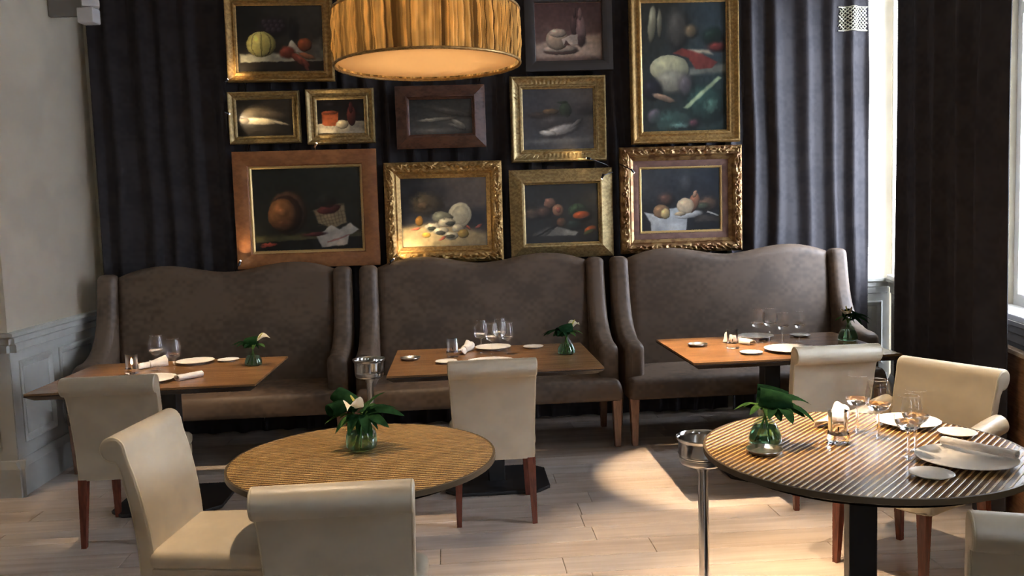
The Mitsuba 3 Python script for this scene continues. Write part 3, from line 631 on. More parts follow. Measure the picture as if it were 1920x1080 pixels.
picture(-1.336, 2.320, 0.506, 0.370, 0.056, 'scoop', 'gold_pale', 'small gold framed picture of a pale fish on a dark ledge', (140, 630, 515, 875),
        ((46, 40, 32), (58, 50, 40), (30, 26, 22), (34, 30, 24)),
        [('e', (96, 84, 62), 260, 720, 120, 40, S(soft=.1)), ('e', (84, 72, 56), 380, 735, 110, 30, S(soft=.08, rot=8)), ('p', (40, 34, 26), [(140, 800), (515, 800), (515, 880), (140, 880)], {}), ('e', (196, 182, 150), 290, 775, 135, 24, S(rot=4, soft=.02)),
         ('e', (170, 156, 128), 430, 790, 60, 9, S(rot=14)), ('e', (120, 104, 80), 190, 770, 34, 20, {})], 2, orn=beads(0.056, 0.005, 0.018, 0.3))
picture(-0.798, 2.315, 0.486, 0.392, 0.076, 'scoop', 'gold_pale', 'small gold framed still life of an orange pot and a dark red bottle', (668, 635, 970, 865),
        ((18, 17, 18), (22, 18, 20), (28, 25, 24), (30, 25, 24)),
        [('p', (176, 166, 144), [(668, 800), (760, 778), (970, 782), (970, 870), (668, 870)], S(soft=.01)), ('e', (84, 34, 28), 886, 745, 30, 68, {}), ('e', (70, 26, 24), 884, 690, 13, 40, {}), ('p', (158, 74, 40), [(698, 722), (803, 720), (800, 800), (775, 812), (712, 810), (700, 796)], S(vol=.4)),
         ('e', (134, 60, 34), 750, 722, 52, 12, {}), ('e', (196, 182, 150), 825, 802, 40, 30, {}), ('e', (60, 50, 60), 752, 668, 26, 14, S(soft=.05, a=.5))], 3)
picture(-1.070, 1.659, 1.022, 0.842, 0.108, 'flat', 'frame_brown', 'large still life of a copper basin and basket in a wide brown frame', (232, 170, 968, 745),
        ((36, 38, 32), (44, 46, 36), (34, 34, 26), (34, 32, 24)),
        [('p', (74, 70, 40), [(232, 640), (968, 620), (968, 665), (232, 690)], S(soft=.03)), ('p', (24, 24, 20), [(232, 685), (968, 660), (968, 760), (232, 760)], {}), ('e', (92, 58, 38), 465, 482, 128, 152, S(soft=.015)), ('e', (60, 38, 28), 450, 490, 112, 130, S(soft=.01)), ('e', (138, 84, 44), 425, 494, 98, 114, S(vol=.6)),
         ('e', (96, 54, 30), 440, 560, 70, 40, S(soft=.04)), ('e', (176, 110, 62), 425, 470, 30, 26, S(soft=.04, a=.7)), ('p', (128, 112, 84), [(640, 470), (850, 425), (865, 560), (760, 600), (670, 560)], S(soft=.01))] + [('p', (72, 60, 44), [(640 + 26 * i, 476 - 6 * i), (646 + 26 * i, 474 - 6 * i), (690 + 22 * i, 585 - 3 * i), (684 + 22 * i, 587 - 3 * i)], S(a=.55)) for i in range(1, 8)] + [('p', (84, 70, 50), [(648 + 5 * j, 488 + 22 * j), (862, 446 + 24 * j), (862, 452 + 24 * j), (648 + 5 * j, 495 + 22 * j)], S(a=.5)) for j in range(1, 5)] + [('e', (128, 112, 84), 745, 448, 108, 12, S(rot=-12, a=.8)), ('e', (96, 34, 30), 745, 462, 82, 32, S(rot=-10)),
         ('e', (60, 52, 40), 730, 400, 66, 50, S(soft=.01, a=.35)), ('e', (34, 34, 28), 735, 408, 54, 44, S(soft=.01, a=.5)), ('p', (184, 178, 168), [(650, 650), (760, 575), (810, 605), (890, 560), (948, 612), (880, 645), (860, 715), (690, 730)], S(soft=.008)),
         ('p', (150, 70, 62), [(720, 690), (880, 640), (884, 650), (724, 702)], S(a=.6)), ('e', (88, 32, 34), 640, 636, 80, 14, S(rot=-4)), ('e', (186, 66, 46), 325, 704, 55, 14, S(wob=3, a=.9))], 4, liner=(0.020, 'gold_slip', 0.022), tilt=0.2)
picture(-0.080, 2.294, 0.650, 0.450, 0.100, 'reverse', 'frame_walnut', 'picture of pale fish on grey cloth in a dark walnut frame', (1265, 635, 1660, 865),
        ((50, 54, 54), (66, 68, 66), (74, 76, 74), (96, 96, 92)),
        [('e', (112, 110, 104), 1450, 845, 160, 26, S(soft=.08)), ('e', (90, 86, 80), 1540, 720, 120, 18, S(soft=.05, rot=12)), ('e', (142, 138, 126), 1440, 766, 120, 13, S(rot=-3)), ('e', (136, 134, 124), 1575, 800, 55, 20, S(rot=35)), ('e', (116, 114, 108), 1560, 815, 60, 12, S(rot=20))], 5)
picture(-0.083, 1.604, 0.860, 0.735, 0.118, 'ornate', 'gold_leaf', 'still life of oysters and a white plate in an ornate carved gold frame', (1195, 255, 1755, 725),
        ((36, 36, 40), (112, 100, 90), (60, 52, 44), (70, 62, 58)),
        [('p', (42, 44, 52), [(1195, 470), (1755, 475), (1755, 600), (1195, 590)], S(soft=.08)), ('p', (172, 152, 108), [(1195, 590), (1450, 560), (1755, 640), (1755, 735), (1195, 735)], S(soft=.05, vol=.3)), ('e', (84, 72, 50), 1360, 430, 100, 70, S(soft=.05, wob=4)),
         ('e', (110, 86, 60), 1340, 440, 40, 24, S(soft=.03, wob=3)), ('e', (150, 104, 40), 1312, 545, 26, 34, {}), ('e', (210, 206, 180), 1575, 512, 76, 86, S(vol=.25, rot=20)), ('e', (192, 188, 162), 1580, 512, 56, 66, S(vol=.2, rot=20)),
         ('e', (120, 122, 104), 1465, 525, 66, 40, S(wob=2)), ('e', (188, 180, 152), 1490, 560, 55, 30, S(wob=2)), ('e', (196, 190, 166), 1400, 590, 48, 30, S(wob=2)), ('e', (70, 74, 64), 1392, 598, 28, 14, {}), ('e', (200, 194, 168), 1450, 620, 48, 30, S(wob=2)), ('e', (74, 76, 66), 1448, 630, 30, 15, {}),
         ('e', (70, 76, 66), 1512, 568, 30, 14, {}), ('e', (204, 198, 172), 1515, 650, 48, 26, S(wob=2)), ('e', (80, 80, 66), 1510, 656, 30, 13, {}), ('e', (190, 184, 160), 1560, 600, 40, 26, S(wob=2)), ('e', (168, 138, 60), 1595, 640, 36, 32, {}), ('e', (206, 160, 58), 1355, 642, 30, 17, {}),
         ('e', (196, 96, 70), 1290, 598, 30, 9, S(rot=-12)), ('e', (196, 92, 66), 1460, 668, 26, 8, S(rot=-30)), ('e', (180, 84, 66), 1630, 598, 20, 9, S(rot=50)), ('e', (176, 88, 70), 1700, 590, 26, 10, S(rot=-30))], 6, orn=ornament(0.118, 0.020, 3, 55), tilt=0.4)
picture(0.868, 2.880, 0.640, 0.565, 0.076, 'flat', 'frame_black', 'sepia print of a loaf and two bottles in a black frame', (390, 15, 858, 403),
        ((98, 64, 64), (84, 54, 56), (130, 100, 92), (120, 92, 84)),
        [('p', (186, 162, 146), [(390, 290), (500, 262), (858, 225), (858, 410), (390, 410)], S(soft=.04)), ('p', (116, 84, 78), [(390, 385), (858, 380), (858, 410), (390, 410)], S(soft=.05)), ('e', (84, 58, 58), 668, 160, 28, 78, {}), ('e', (84, 58, 58), 672, 80, 13, 36, {}), ('e', (134, 104, 104), 714, 205, 34, 108, S(vol=.4)),
         ('e', (134, 104, 104), 710, 90, 14, 42, S(vol=.4)), ('e', (70, 48, 50), 716, 270, 30, 36, S(soft=.03)), ('e', (112, 78, 72), 570, 338, 122, 24, {}), ('e', (206, 184, 168), 560, 322, 125, 22, {}), ('e', (196, 170, 146), 545, 258, 80, 72, S(vol=.5)), ('e', (206, 182, 160), 550, 215, 62, 30, {}),
         ('p', (214, 196, 184), [(575, 260), (640, 230), (690, 225), (690, 290), (590, 300)], {}), ('p', (92, 64, 62), [(590, 300), (605, 262), (640, 300)], {})], 7, liner=(0.004, 'mauve_mat', 0.012), tilt=-0.2)
picture(0.777, 2.256, 0.702, 0.620, 0.092, 'scoop', 'gold_pale', 'gold framed picture of a flat fish and a green jar, edge carved with beads', (285, 600, 800, 1060),
        ((70, 70, 76), (100, 94, 92), (70, 72, 80), (82, 82, 86)),
        [('p', (112, 112, 112), [(285, 985), (800, 960), (800, 1000), (285, 1010)], S(soft=.05)), ('e', (66, 54, 46), 440, 800, 110, 26, S(soft=.02)), ('e', (112, 84, 54), 490, 772, 60, 22, {}), ('e', (52, 70, 46), 596, 765, 44, 58, {}), ('e', (44, 58, 40), 575, 705, 36, 9, {}), ('e', (58, 52, 54), 720, 760, 80, 40, S(soft=.08)),
         ('e', (70, 66, 66), 545, 860, 165, 62, S(soft=.05)), ('e', (170, 166, 162), 560, 915, 130, 40, S(rot=-14, soft=.025)), ('e', (196, 192, 188), 465, 935, 62, 22, S(rot=8)), ('e', (120, 116, 114), 670, 865, 60, 14, S(rot=-38)), ('p', (60, 56, 60), [(400, 965), (560, 950), (640, 930), (560, 975)], S(soft=.02))], 8, orn=beads(0.092, 0.010, 0.030, 0.5), tilt=0.3)
picture(0.783, 1.567, 0.765, 0.653, 0.112, 'reverse', 'gold_pale', 'gold framed still life with cut melon slices on a dark ground', (245, 325, 765, 765),
        ((50, 50, 48), (58, 58, 52), (42, 42, 40), (46, 46, 42)),
        [('e', (92, 74, 60), 300, 545, 55, 40, S(soft=.05, wob=3)), ('e', (96, 70, 58), 380, 530, 50, 40, S(soft=.05)), ('e', (150, 106, 86), 424, 465, 42, 38, S(wob=2)), ('e', (166, 118, 86), 480, 520, 40, 46, {}), ('e', (180, 92, 70), 484, 518, 16, 22, {}), ('p', (134, 134, 128), [(390, 710), (470, 640), (620, 690), (600, 712)], S(soft=.012)),
         ('p', (90, 88, 84), [(300, 700), (400, 650), (440, 650), (380, 712)], S(soft=.03)), ('e', (62, 88, 58), 622, 530, 68, 56, S(ribs=3.0)), ('e', (40, 48, 36), 650, 560, 72, 52, S(soft=.03)), ('e', (196, 92, 46), 645, 562, 60, 30, S(rot=-6)), ('e', (112, 74, 52), 502, 612, 36, 32, {}), ('e', (200, 104, 52), 706, 672, 46, 28, S(rot=-24)),
         ('e', (88, 98, 56), 700, 690, 44, 14, S(rot=-22)), ('e', (44, 60, 52), 590, 630, 60, 36, S(soft=.05)), ('p', (30, 30, 28), [(310, 712), (470, 628), (480, 634), (330, 716)], {})], 9)
picture(1.720, 2.610, 0.812, 1.110, 0.092, 'scoop', 'gold_leaf', 'tall gold framed still life with hanging fish, red lobster and green leaves', (1120, 15, 1700, 905),
        ((50, 53, 50), (56, 70, 78), (42, 52, 52), (38, 54, 52)),
        [('e', (78, 76, 72), 1370, 200, 70, 140, S(soft=.05)), ('e', (150, 148, 124), 1196, 165, 28, 128, S(rot=4)), ('e', (126, 124, 106), 1246, 160, 18, 100, {}), ('e', (116, 100, 76), 1460, 215, 42, 46, S(soft=.03)), ('e', (34, 52, 44), 1610, 250, 70, 60, S(soft=.04, wob=3)), ('e', (116, 42, 38), 1640, 325, 60, 32, S(soft=.03)),
         ('p', (104, 108, 98), [(1450, 470), (1700, 440), (1700, 500), (1440, 520)], S(soft=.03)), ('p', (118, 50, 45), [(1335, 360), (1400, 330), (1500, 350), (1640, 430), (1600, 470), (1490, 476), (1440, 400)], S(soft=.012)), ('p', (160, 150, 130), [(1440, 338), (1580, 345), (1610, 378), (1500, 360)], S(soft=.02)),
         ('e', (186, 184, 146), 1310, 470, 132, 96, S(vol=.35)), ('e', (150, 148, 130), 1330, 560, 120, 78, S(soft=.04, vol=.4)), ('e', (92, 86, 92), 1420, 590, 46, 76, S(soft=.04)), ('e', (38, 38, 48), 1190, 610, 66, 72, S(soft=.04)), ('e', (150, 122, 100), 1270, 672, 82, 22, S(rot=20)), ('e', (96, 88, 100), 1200, 800, 44, 56, S(soft=.02, rot=20)),
         ('e', (40, 66, 60), 1560, 720, 140, 130, S(soft=.06, wob=4)), ('e', (66, 98, 86), 1600, 740, 50, 56, S(soft=.04, wob=4)), ('p', (148, 166, 128), [(1400, 740), (1640, 530), (1665, 540), (1600, 600), (1430, 750)], S(soft=.015)), ('e', (50, 76, 70), 1340, 840, 150, 80, S(soft=.06, wob=4)), ('e', (96, 50, 60), 1470, 850, 34, 28, S(soft=.03)), ('e', (100, 140, 132), 1380, 870, 60, 20, S(soft=.04, wob=3))], 10, tilt=0.0)
picture(1.680, 1.641, 0.920, 0.786, 0.105, 'ornate', 'gold_worn', 'still life of a cut ham on a white cloth in a carved worn gold frame', (1085, 230, 1628, 660),
        ((60, 66, 74), (44, 50, 60), (36, 38, 44), (32, 34, 38)),
        [('e', (86, 88, 92), 1395, 330, 40, 70, S(soft=.08, a=.6)), ('e', (96, 64, 54), 1255, 440, 50, 40, S(soft=.05)), ('p', (62, 56, 52), [(1450, 545), (1628, 570), (1628, 600), (1450, 605)], S(soft=.02)), ('e', (100, 74, 60), 1540, 480, 80, 46, S(soft=.04, wob=3)), ('e', (66, 84, 66), 1510, 495, 40, 20, S(soft=.03)), ('p', (180, 182, 180), [(1540, 530), (1618, 560), (1618, 568), (1535, 540)], {}),
         ('p', (196, 204, 210), [(1100, 525), (1180, 545), (1290, 505), (1330, 500), (1400, 575), (1392, 670), (1150, 670), (1145, 600)], S(soft=.01, vol=.35)), ('e', (200, 202, 202), 1412, 552, 98, 26, S(rot=-6)), ('e', (150, 96, 70), 1445, 470, 36, 70, S(rot=20)), ('e', (214, 190, 154), 1388, 490, 60, 56, S(vol=.3)), ('e', (180, 140, 112), 1455, 408, 12, 26, S(rot=20)), ('e', (204, 180, 140), 1350, 545, 40, 14, {}),
         ('e', (150, 114, 80), 1222, 525, 58, 48, {}), ('e', (206, 180, 120), 1248, 540, 32, 38, {})], 11, orn=ornament(0.105, 0.018, 8, 60), mount=(0.045, 'mauve_mat', 0.016), liner=(0.016, 'gold_slip', 0.014), tilt=0.2)

# ---------------------------------------------------------------- little picture lights on black stems
def picture_light(base, tip, aim, I, label, m='black_metal'):
    k = thing('picture_light', label, 'picture light', 'small stem lights on the picture frames')
    b, t, a = (np.array(q, float) for q in (base, tip, aim)); mid = (b + t) / 2 + [0, -0.02, 0]
    part(k, 'stem', tube(spline([b, mid, t], 10), 0.0035, 6), m, True)
    d = (a - t) / np.linalg.norm(a - t); h = tube([t - d * 0.012, t, t + d * 0.022], 0.008, 10); part(k, 'head', h, m, 40)
    z = d; x = np.cross(z, [0, 0, 1.0]); x /= np.linalg.norm(x); R = np.eye(4); R[:3, 0], R[:3, 1], R[:3, 2], R[:3, 3] = x, np.cross(z, x), z, t + d * 0.0235
    kk = part(k, 'lens', tf(trimesh.creation.icosphere(1, 0.006), R), 'white_paint', True)
    scene[kk]['emitter'] = {'type': 'area', 'radiance': {'type': 'rgb', 'value': (LUM * 40 * np.array([1, 0.8, 0.55])).tolist()}, 'sampling_weight': 0.02}
    if I: scene[k + '__light'] = {'type': 'spot', 'to_world': T().look_at(origin=(t + d * 0.035).tolist(), target=a.tolist(), up=[0.1, 0, 1]), 'cutoff_angle': 38.0, 'beam_width': 10.0, 'intensity': {'type': 'rgb', 'value': (LUM * 4 * I * np.array([1.0, 0.76, 0.46])).tolist()}, 'sampling_weight': 1.0}
FR = PY - 0.02
picture_light((-1.60, FR, 2.20), (-1.575, 6.17, 2.345), (-1.43, 6.28, 2.305), 0.16, 'black stem light at the left edge of the small fish picture')
picture_light((-1.63, FR, 1.18), (-1.545, 6.17, 1.285), (-1.49, 6.27, 1.50), 0.05, 'black stem light at the lower left corner of the brown framed picture')
picture_light((-1.60, FR, 2.50), (-1.56, 6.16, 2.56), (-1.50, 6.27, 2.66), 0.12, 'black stem light at the lower left corner of the melon picture')
picture_light((-0.53, FR, 1.18), (-0.47, 6.15, 1.27), (-0.33, 6.28, 1.38), 0.5, 'black stem light at the lower left corner of the oyster picture')
picture_light((0.21, 6.33, 2.55), (0.228, 6.24, 2.585), (0.36, 6.29, 2.50), 0.0, 'tiny twin stem light beside the pendant lamp')
picture_light((1.15, FR, 1.90), (0.98, 6.17, 1.955), (0.88, 6.27, 1.985), 0.05, 'black stem light at the lower right corner of the flat fish picture')
picture_light((1.175, FR, 1.86), (1.075, 6.17, 1.83), (0.98, 6.28, 1.55), 0.03, 'black stem light at the upper right corner of the melon slices picture')
picture_light((1.21, FR, 1.92), (1.29, 6.17, 1.86), (1.45, 6.28, 1.70), 0.012, 'black stem light at the upper left corner of the ham picture')
picture_light((-0.99, 6.33, 2.06), (-0.975, 6.19, 2.10), (-0.88, 6.28, 2.27), 0.08, 'copper stem light beneath the small orange pot picture', 'gold_worn')

# ---------------------------------------------------------------- small things on the walls and floor
k = thing('wall_speaker', 'pair of small white cube speakers stacked on the left wall at the ceiling', 'speaker')
part(k, 'cube', tf(rbox(-0.055, 0.055, -0.05, 0.05, 0, 0.10, 0.008), tr(-2.375, 6.0, 3.035) @ rot([0, 0, 1], 24)), 'plastic_white')
part(k, 'cube', tf(rbox(-0.055, 0.055, -0.05, 0.05, 0, 0.10, 0.008), tr(-2.39, 6.0, 2.932) @ rot([0, 0, 1], -8)), 'plastic_white')
part(k, 'bracket', rbox(LEFT, -2.40, 5.98, 6.02, 2.98, 3.10, 0.008), 'plastic_grey')
def cooler(x, y, label, top=0.742, r=0.093):
    k = thing('wine_cooler_stand', label, 'wine cooler', 'chrome wine cooler stands'); M = T().translate([x, y, 0]); b = top - 0.115
    part(k, 'bowl', lathe([(0.0, b), (r * 0.72, b + 0.002), (r * 0.83, b + 0.008), (r * 0.875, b + 0.018), (r * 0.88, b + 0.03), (r * 0.90, b + 0.033), (r * 0.88, b + 0.037), (r * 0.90, b + 0.041), (r * 0.885, b + 0.045), (r * 0.90, b + 0.049), (r * 0.90, top - 0.02), (r * 0.96, top - 0.012), (r, top - 0.004),
                           (r * 0.985, top), (r * 0.93, top - 0.006), (r * 0.88, top - 0.02), (r * 0.85, b + 0.03), (r * 0.74, b + 0.012), (0, b + 0.008)], 48), 'chrome', 40, M=M)
    part(k, 'pole', lathe([(0, 0.02), (0.020, 0.02), (0.020, b - 0.03), (0.026, b - 0.02), (0.026, b), (0, b)], 24), 'chrome', 40, M=M)
    part(k, 'base', lathe([(0, 0), (0.13, 0), (0.13, 0.008), (0.10, 0.016), (0.03, 0.03), (0, 0.03)], 40), 'chrome', 40, M=M)
cooler(0.938, 3.25, 'chrome wine cooler stand beside the laid round table', 0.680, 0.104)
cooler(-0.545, 5.04, 'chrome wine cooler stand between the left and middle banquette tables', 0.752, 0.097)
k = thing('radiator_cover', 'low wooden radiator cover with a pale top under the right window', 'cabinet')
part(k, 'front', rw(box(1.9, 3.5, -0.062, -0.046, 0.0, 0.825)), 'cabinet_wood', False)
part(k, 'side_panel', rw(box(1.9, 1.925, -0.046, -0.032, 0.0, 0.825)), 'cabinet_wood', False); part(k, 'side_panel', rw(box(3.475, 3.5, -0.046, -0.032, 0.0, 0.825)), 'cabinet_wood', False)
part(k, 'top', rw(rbox(1.88, 3.52, -0.072, -0.031, 0.825, 0.85, 0.006)), 'cabinet_top')
# woven band on the curtain beside the first window
k = thing('curtain_band', 'pale woven lattice band across the grey curtain beside the window', 'curtain band')
lat = []; s_ = lambda x: x - 2.08
def onC(x, z): return np.array([x, 6.40 - fC(np.array(s_(x)), np.array(z)) * (0.75 + 0.25 * (1 - z / 3.58)) - 0.012, z])
for i in range(-8, 16):
    for sg in (-1, 1):
        x0 = 2.90 + i * 0.028; pts = [onC(x0 + sg * t * 0.17, 2.87 + t * 0.17) for t in np.linspace(0, 1, 12)]
        pts = [q for q in pts if 2.93 <= q[0] <= 3.163]
        if len(pts) > 2: lat.append(tube(pts, 0.0042, 5))
for z in (2.868, 3.042): lat.append(tube([onC(x, z) for x in np.linspace(2.93, 3.163, 40)], 0.005, 6))
scene[k] = mikit.ply(cat(lat), 'lattice', smooth=50)

# ---------------------------------------------------------------- tableware
def disc_plate(R, foot, hgt, rimw, lift=0.0):
    t = 0.004
    return lathe([(0, 0.002), (foot - 0.004, 0.002), (foot - 0.003, 0.0), (foot, 0.0), (foot + 0.002, 0.004), (R - rimw, hgt * 0.45), (R - 0.002, hgt - t * 0.4), (R, hgt), (R - 0.002, hgt + t * 0.35), (R - rimw, hgt * 0.45 + t), (foot, 0.006 + t * 0.5), (0, 0.006 + t * 0.4)], 56)
def pplate(R, hgt): p = Proto(); p.add('dish', disc_plate(R, R * 0.58, hgt, R * 0.22), 'porcelain', 40); p.add('foot_ring', lathe([(R * 0.52, 0.0), (R * 0.6, 0.0), (R * 0.6, 0.0035), (R * 0.52, 0.0035), (R * 0.52, 0.0)], 40), 'porcelain_rim', 40); return p
plate_L, plate_M, plate_B = pplate(0.148, 0.017), pplate(0.112, 0.018), pplate(0.064, 0.012)
def glassp(h, R, rim):
    g = Proto(); bw = [(0.0045, 0.44), (0.020, 0.465), (0.80 * R, 0.53), (R, 0.64), (0.97 * R, 0.74), (0.88 * R, 0.86), (rim, 1.0)]
    q = spline(bw, 26); q[:, 1] *= h
    inner = q[::-1].copy(); inner = inset_profile(inner, 0.0011)
    g.add('bowl', lathe(q[7:].tolist(), 40), 'glass_sheet', 60)
    g.add('rim', tube([(rim * math.cos(a), rim * math.sin(a), h) for a in np.linspace(0, 2 * math.pi, 41)], 0.0007, 6, False), 'glass', True)
    k4 = q[:8]
    st = [(0.0, 0.004), (0.0075, 0.004), (0.0054, 0.012), (0.0046, 0.03), (0.0044, 0.38 * h), (0.0050, 0.43 * h)] + [tuple(x) for x in k4[1:]]
    st += [(max(k4[-1][0] - 0.0010, 0), k4[-1][1] + 0.0002), (k4[-1][0] * 0.6, k4[-1][1] - 0.004), (k4[-1][0] * 0.25, k4[-1][1] - 0.0075), (0, k4[-1][1] - 0.008)]
    g.add('stem', lathe(st, 28), 'glass', 50)
    g.add('foot_rim', tube([(0.0345 * math.cos(a), 0.0345 * math.sin(a), 0.0012) for a in np.linspace(0, 2 * math.pi, 41)], 0.0009, 6, False), 'glass', True)
    g.add('foot', lathe([(0.0345, 0.0008), (0.030, 0.0024), (0.012, 0.0050), (0.0, 0.0062)], 28), 'glass_sheet', 60)
    return g
def inset_profile(p, d): q = p.copy(); q[:, 0] = np.maximum(q[:, 0] - d, 0.0); return q
wine_T, wine_S = glassp(0.205, 0.044, 0.031), glassp(0.190, 0.041, 0.032)
# votive holder: straight chimney over a thick rounded foot, a short candle inside
vot = Proto()
vot.add('chimney', lathe([(0.0314, 0.0455), (0.0314, 0.112), (0.0322, 0.1128), (0.033, 0.112), (0.033, 0.0455), (0.0314, 0.0455)], 36), 'glass', 50)
vot.add('foot', lathe([(0, 0), (0.034, 0), (0.039, 0.004), (0.040, 0.020), (0.036, 0.036), (0.0335, 0.045), (0.030, 0.045), (0.030, 0.030), (0.0, 0.026)], 32), 'glass', 50)
vot.add('wick_holder', lathe([(0, 0.031), (0.009, 0.031), (0.009, 0.034), (0.003, 0.036), (0.003, 0.042), (0, 0.042)], 20), 'silver', 40)
vot.add('wick', tube([(0, 0, 0.042), (0.0005, 0, 0.049), (0.0010, 0, 0.055)], 0.0022, 8), 'wick', True)
dish = Proto(); R = 0.06
dish.add('bowl', lathe([(0, 0.001), (R * 0.72, 0.001), (R * 0.8, 0.003), (R * 0.97, 0.012), (R, 0.014), (R * 0.99, 0.0165), (R * 0.95, 0.016), (R * 0.80, 0.006), (R * 0.7, 0.004), (0, 0.004)], 48), 'silver', 40)
# napkins
def napkin_roll(L, r, fold=True):
    pts = []; t = np.linspace(0, 2.1 * 2 * math.pi, 60); rr = r * (0.42 + 0.58 * t / t[-1])
    P = np.zeros((60, 10, 3)); xs = np.linspace(-L / 2, L / 2, 10)
    for j, x in enumerate(xs): P[:, j] = np.c_[np.full(60, x), rr * np.cos(t), r * 0.72 + rr * 0.70 * np.sin(t)]
    return sheet(P, 0.0022)
nroll_s, nroll_l = Proto(), Proto()
nroll_s.add('cloth', napkin_roll(0.15, 0.026), 'linen', 50); nroll_l.add('cloth', napkin_roll(0.235, 0.020), 'linen', 50)
def napkin_tent(L=0.19, W=0.075, H=0.058):
    """folded napkin pinched at the middle: a tent that flares to two soft ends"""
    nu, nv = 30, 26; P = np.zeros((nu, nv, 3))
    for i, u in enumerate(np.linspace(-1, 1, nu)):
        pin = 0.34 + 0.66 * min(1, abs(u) ** 0.8); 
        for j, a in enumerate(np.linspace(-0.15, math.pi + 0.15, nv)):
            rip = 1 + 0.10 * math.sin(a * 5 + u * 2) * abs(u)
            hh = H * (0.42 + 0.58 * (0.5 + 0.5 * u)) * (0.8 + 0.2 * abs(u))
            P[i, j] = [u * L / 2, W / 2 * pin * math.cos(a) * rip, max(0.0045, hh * math.sin(a) * rip)]
    return sheet(P, 0.004)
ntent = Proto(); ntent.add('cloth', napkin_tent(), 'linen', 60)
ntent.add('ring', tube([(0.002, 0.017 * math.cos(a), 0.017 + 0.020 * math.sin(a)) for a in np.linspace(0, 2 * math.pi, 25)], 0.005, 8, False), 'linen', True)
# vase arrangements
def palmate(lobes, size, droop, seed, wide=1.0):
    """fatsia leaf about the origin, stalk end at the origin, spread in the x-y plane towards +x"""
    r = np.random.default_rng(seed); out = []
    for i in range(lobes):
        a = math.radians(-100 + 200 * i / (lobes - 1)); L = size * (1.0 - 0.42 * abs(a / math.radians(100)) ** 1.3) * r.uniform(0.94, 1.05); w = L * 0.185 * wide
        n = 14; u = np.linspace(0, 1, n); prof = np.sin(np.pi * np.clip(u * 0.93 + 0.07, 0, 1)) ** 0.75 * w * (0.6 + 0.55 * u) ; prof[-1] = 0.0004
        P = np.zeros((n, 5, 3))
        for j, v in enumerate(np.linspace(-1, 1, 5)):
            x = u * L; y = v * prof; z = 0.10 * L * np.abs(v) * np.sin(np.pi * u) * 0.5 - droop * L * u ** 2 + 0.10 * L * np.sin(u * 3) 
            P[:, j] = np.c_[x * math.cos(a) - y * math.sin(a), x * math.sin(a) + y * math.cos(a), z]
        out.append(surf(P))
    return cat(out)
def orient(m, az, el, pos, roll=0):
    return tf(m, tr(*pos) @ rot([0, 0, 1], az) @ rot([0, 1, 0], -el) @ rot([1, 0, 0], roll))
def rolled_leaf(L=0.085, r=0.030, turns=1.15):
    n, m = 26, 9; P = np.zeros((n, m, 3)); t = np.linspace(0, turns * 2 * math.pi, n)
    for j, x in enumerate(np.linspace(-0.5, 0.5, m)):
        rr = (r * (0.72 + 0.28 * t / t[-1])) * (0.86 + 0.18 * math.cos(x * 2.4)); P[:, j] = np.c_[np.full(n, x * L) + 0.012 * np.sin(t * 0.5), rr * np.cos(t), rr * np.sin(t)]
    return surf(P)
def spathe(L=0.075, W=0.062):
    n, m = 18, 13; P = np.zeros((n, m, 3))
    for i, u in enumerate(np.linspace(0, 1, n)):
        w = W / 2 * (math.sin(math.pi * min(1, u * 0.9 + 0.1)) ** 0.6) * (1 - u ** 4) + 0.0006
        for j, v in enumerate(np.linspace(-1, 1, m)):
            P[i, j] = [u * L - 0.012 * v * v * (1 - u), v * w, 0.020 * v * v * math.sin(math.pi * u) + 0.018 * math.sin(u * 2.6) - 0.012 * u * u]
    return surf(P)
VP = [(0.0, 0.0), (0.040, 0.0), (0.049, 0.004), (0.053, 0.014), (0.052, 0.026), (0.043, 0.050), (0.030, 0.074), (0.019, 0.090), (0.0155, 0.100), (0.0165, 0.108), (0.019, 0.112)]
VQ = [(0.0, 0.0), (0.040, 0.0), (0.047, 0.004), (0.052, 0.018), (0.053, 0.040), (0.048, 0.062), (0.036, 0.080), (0.028, 0.088), (0.027, 0.096), (0.030, 0.100)]
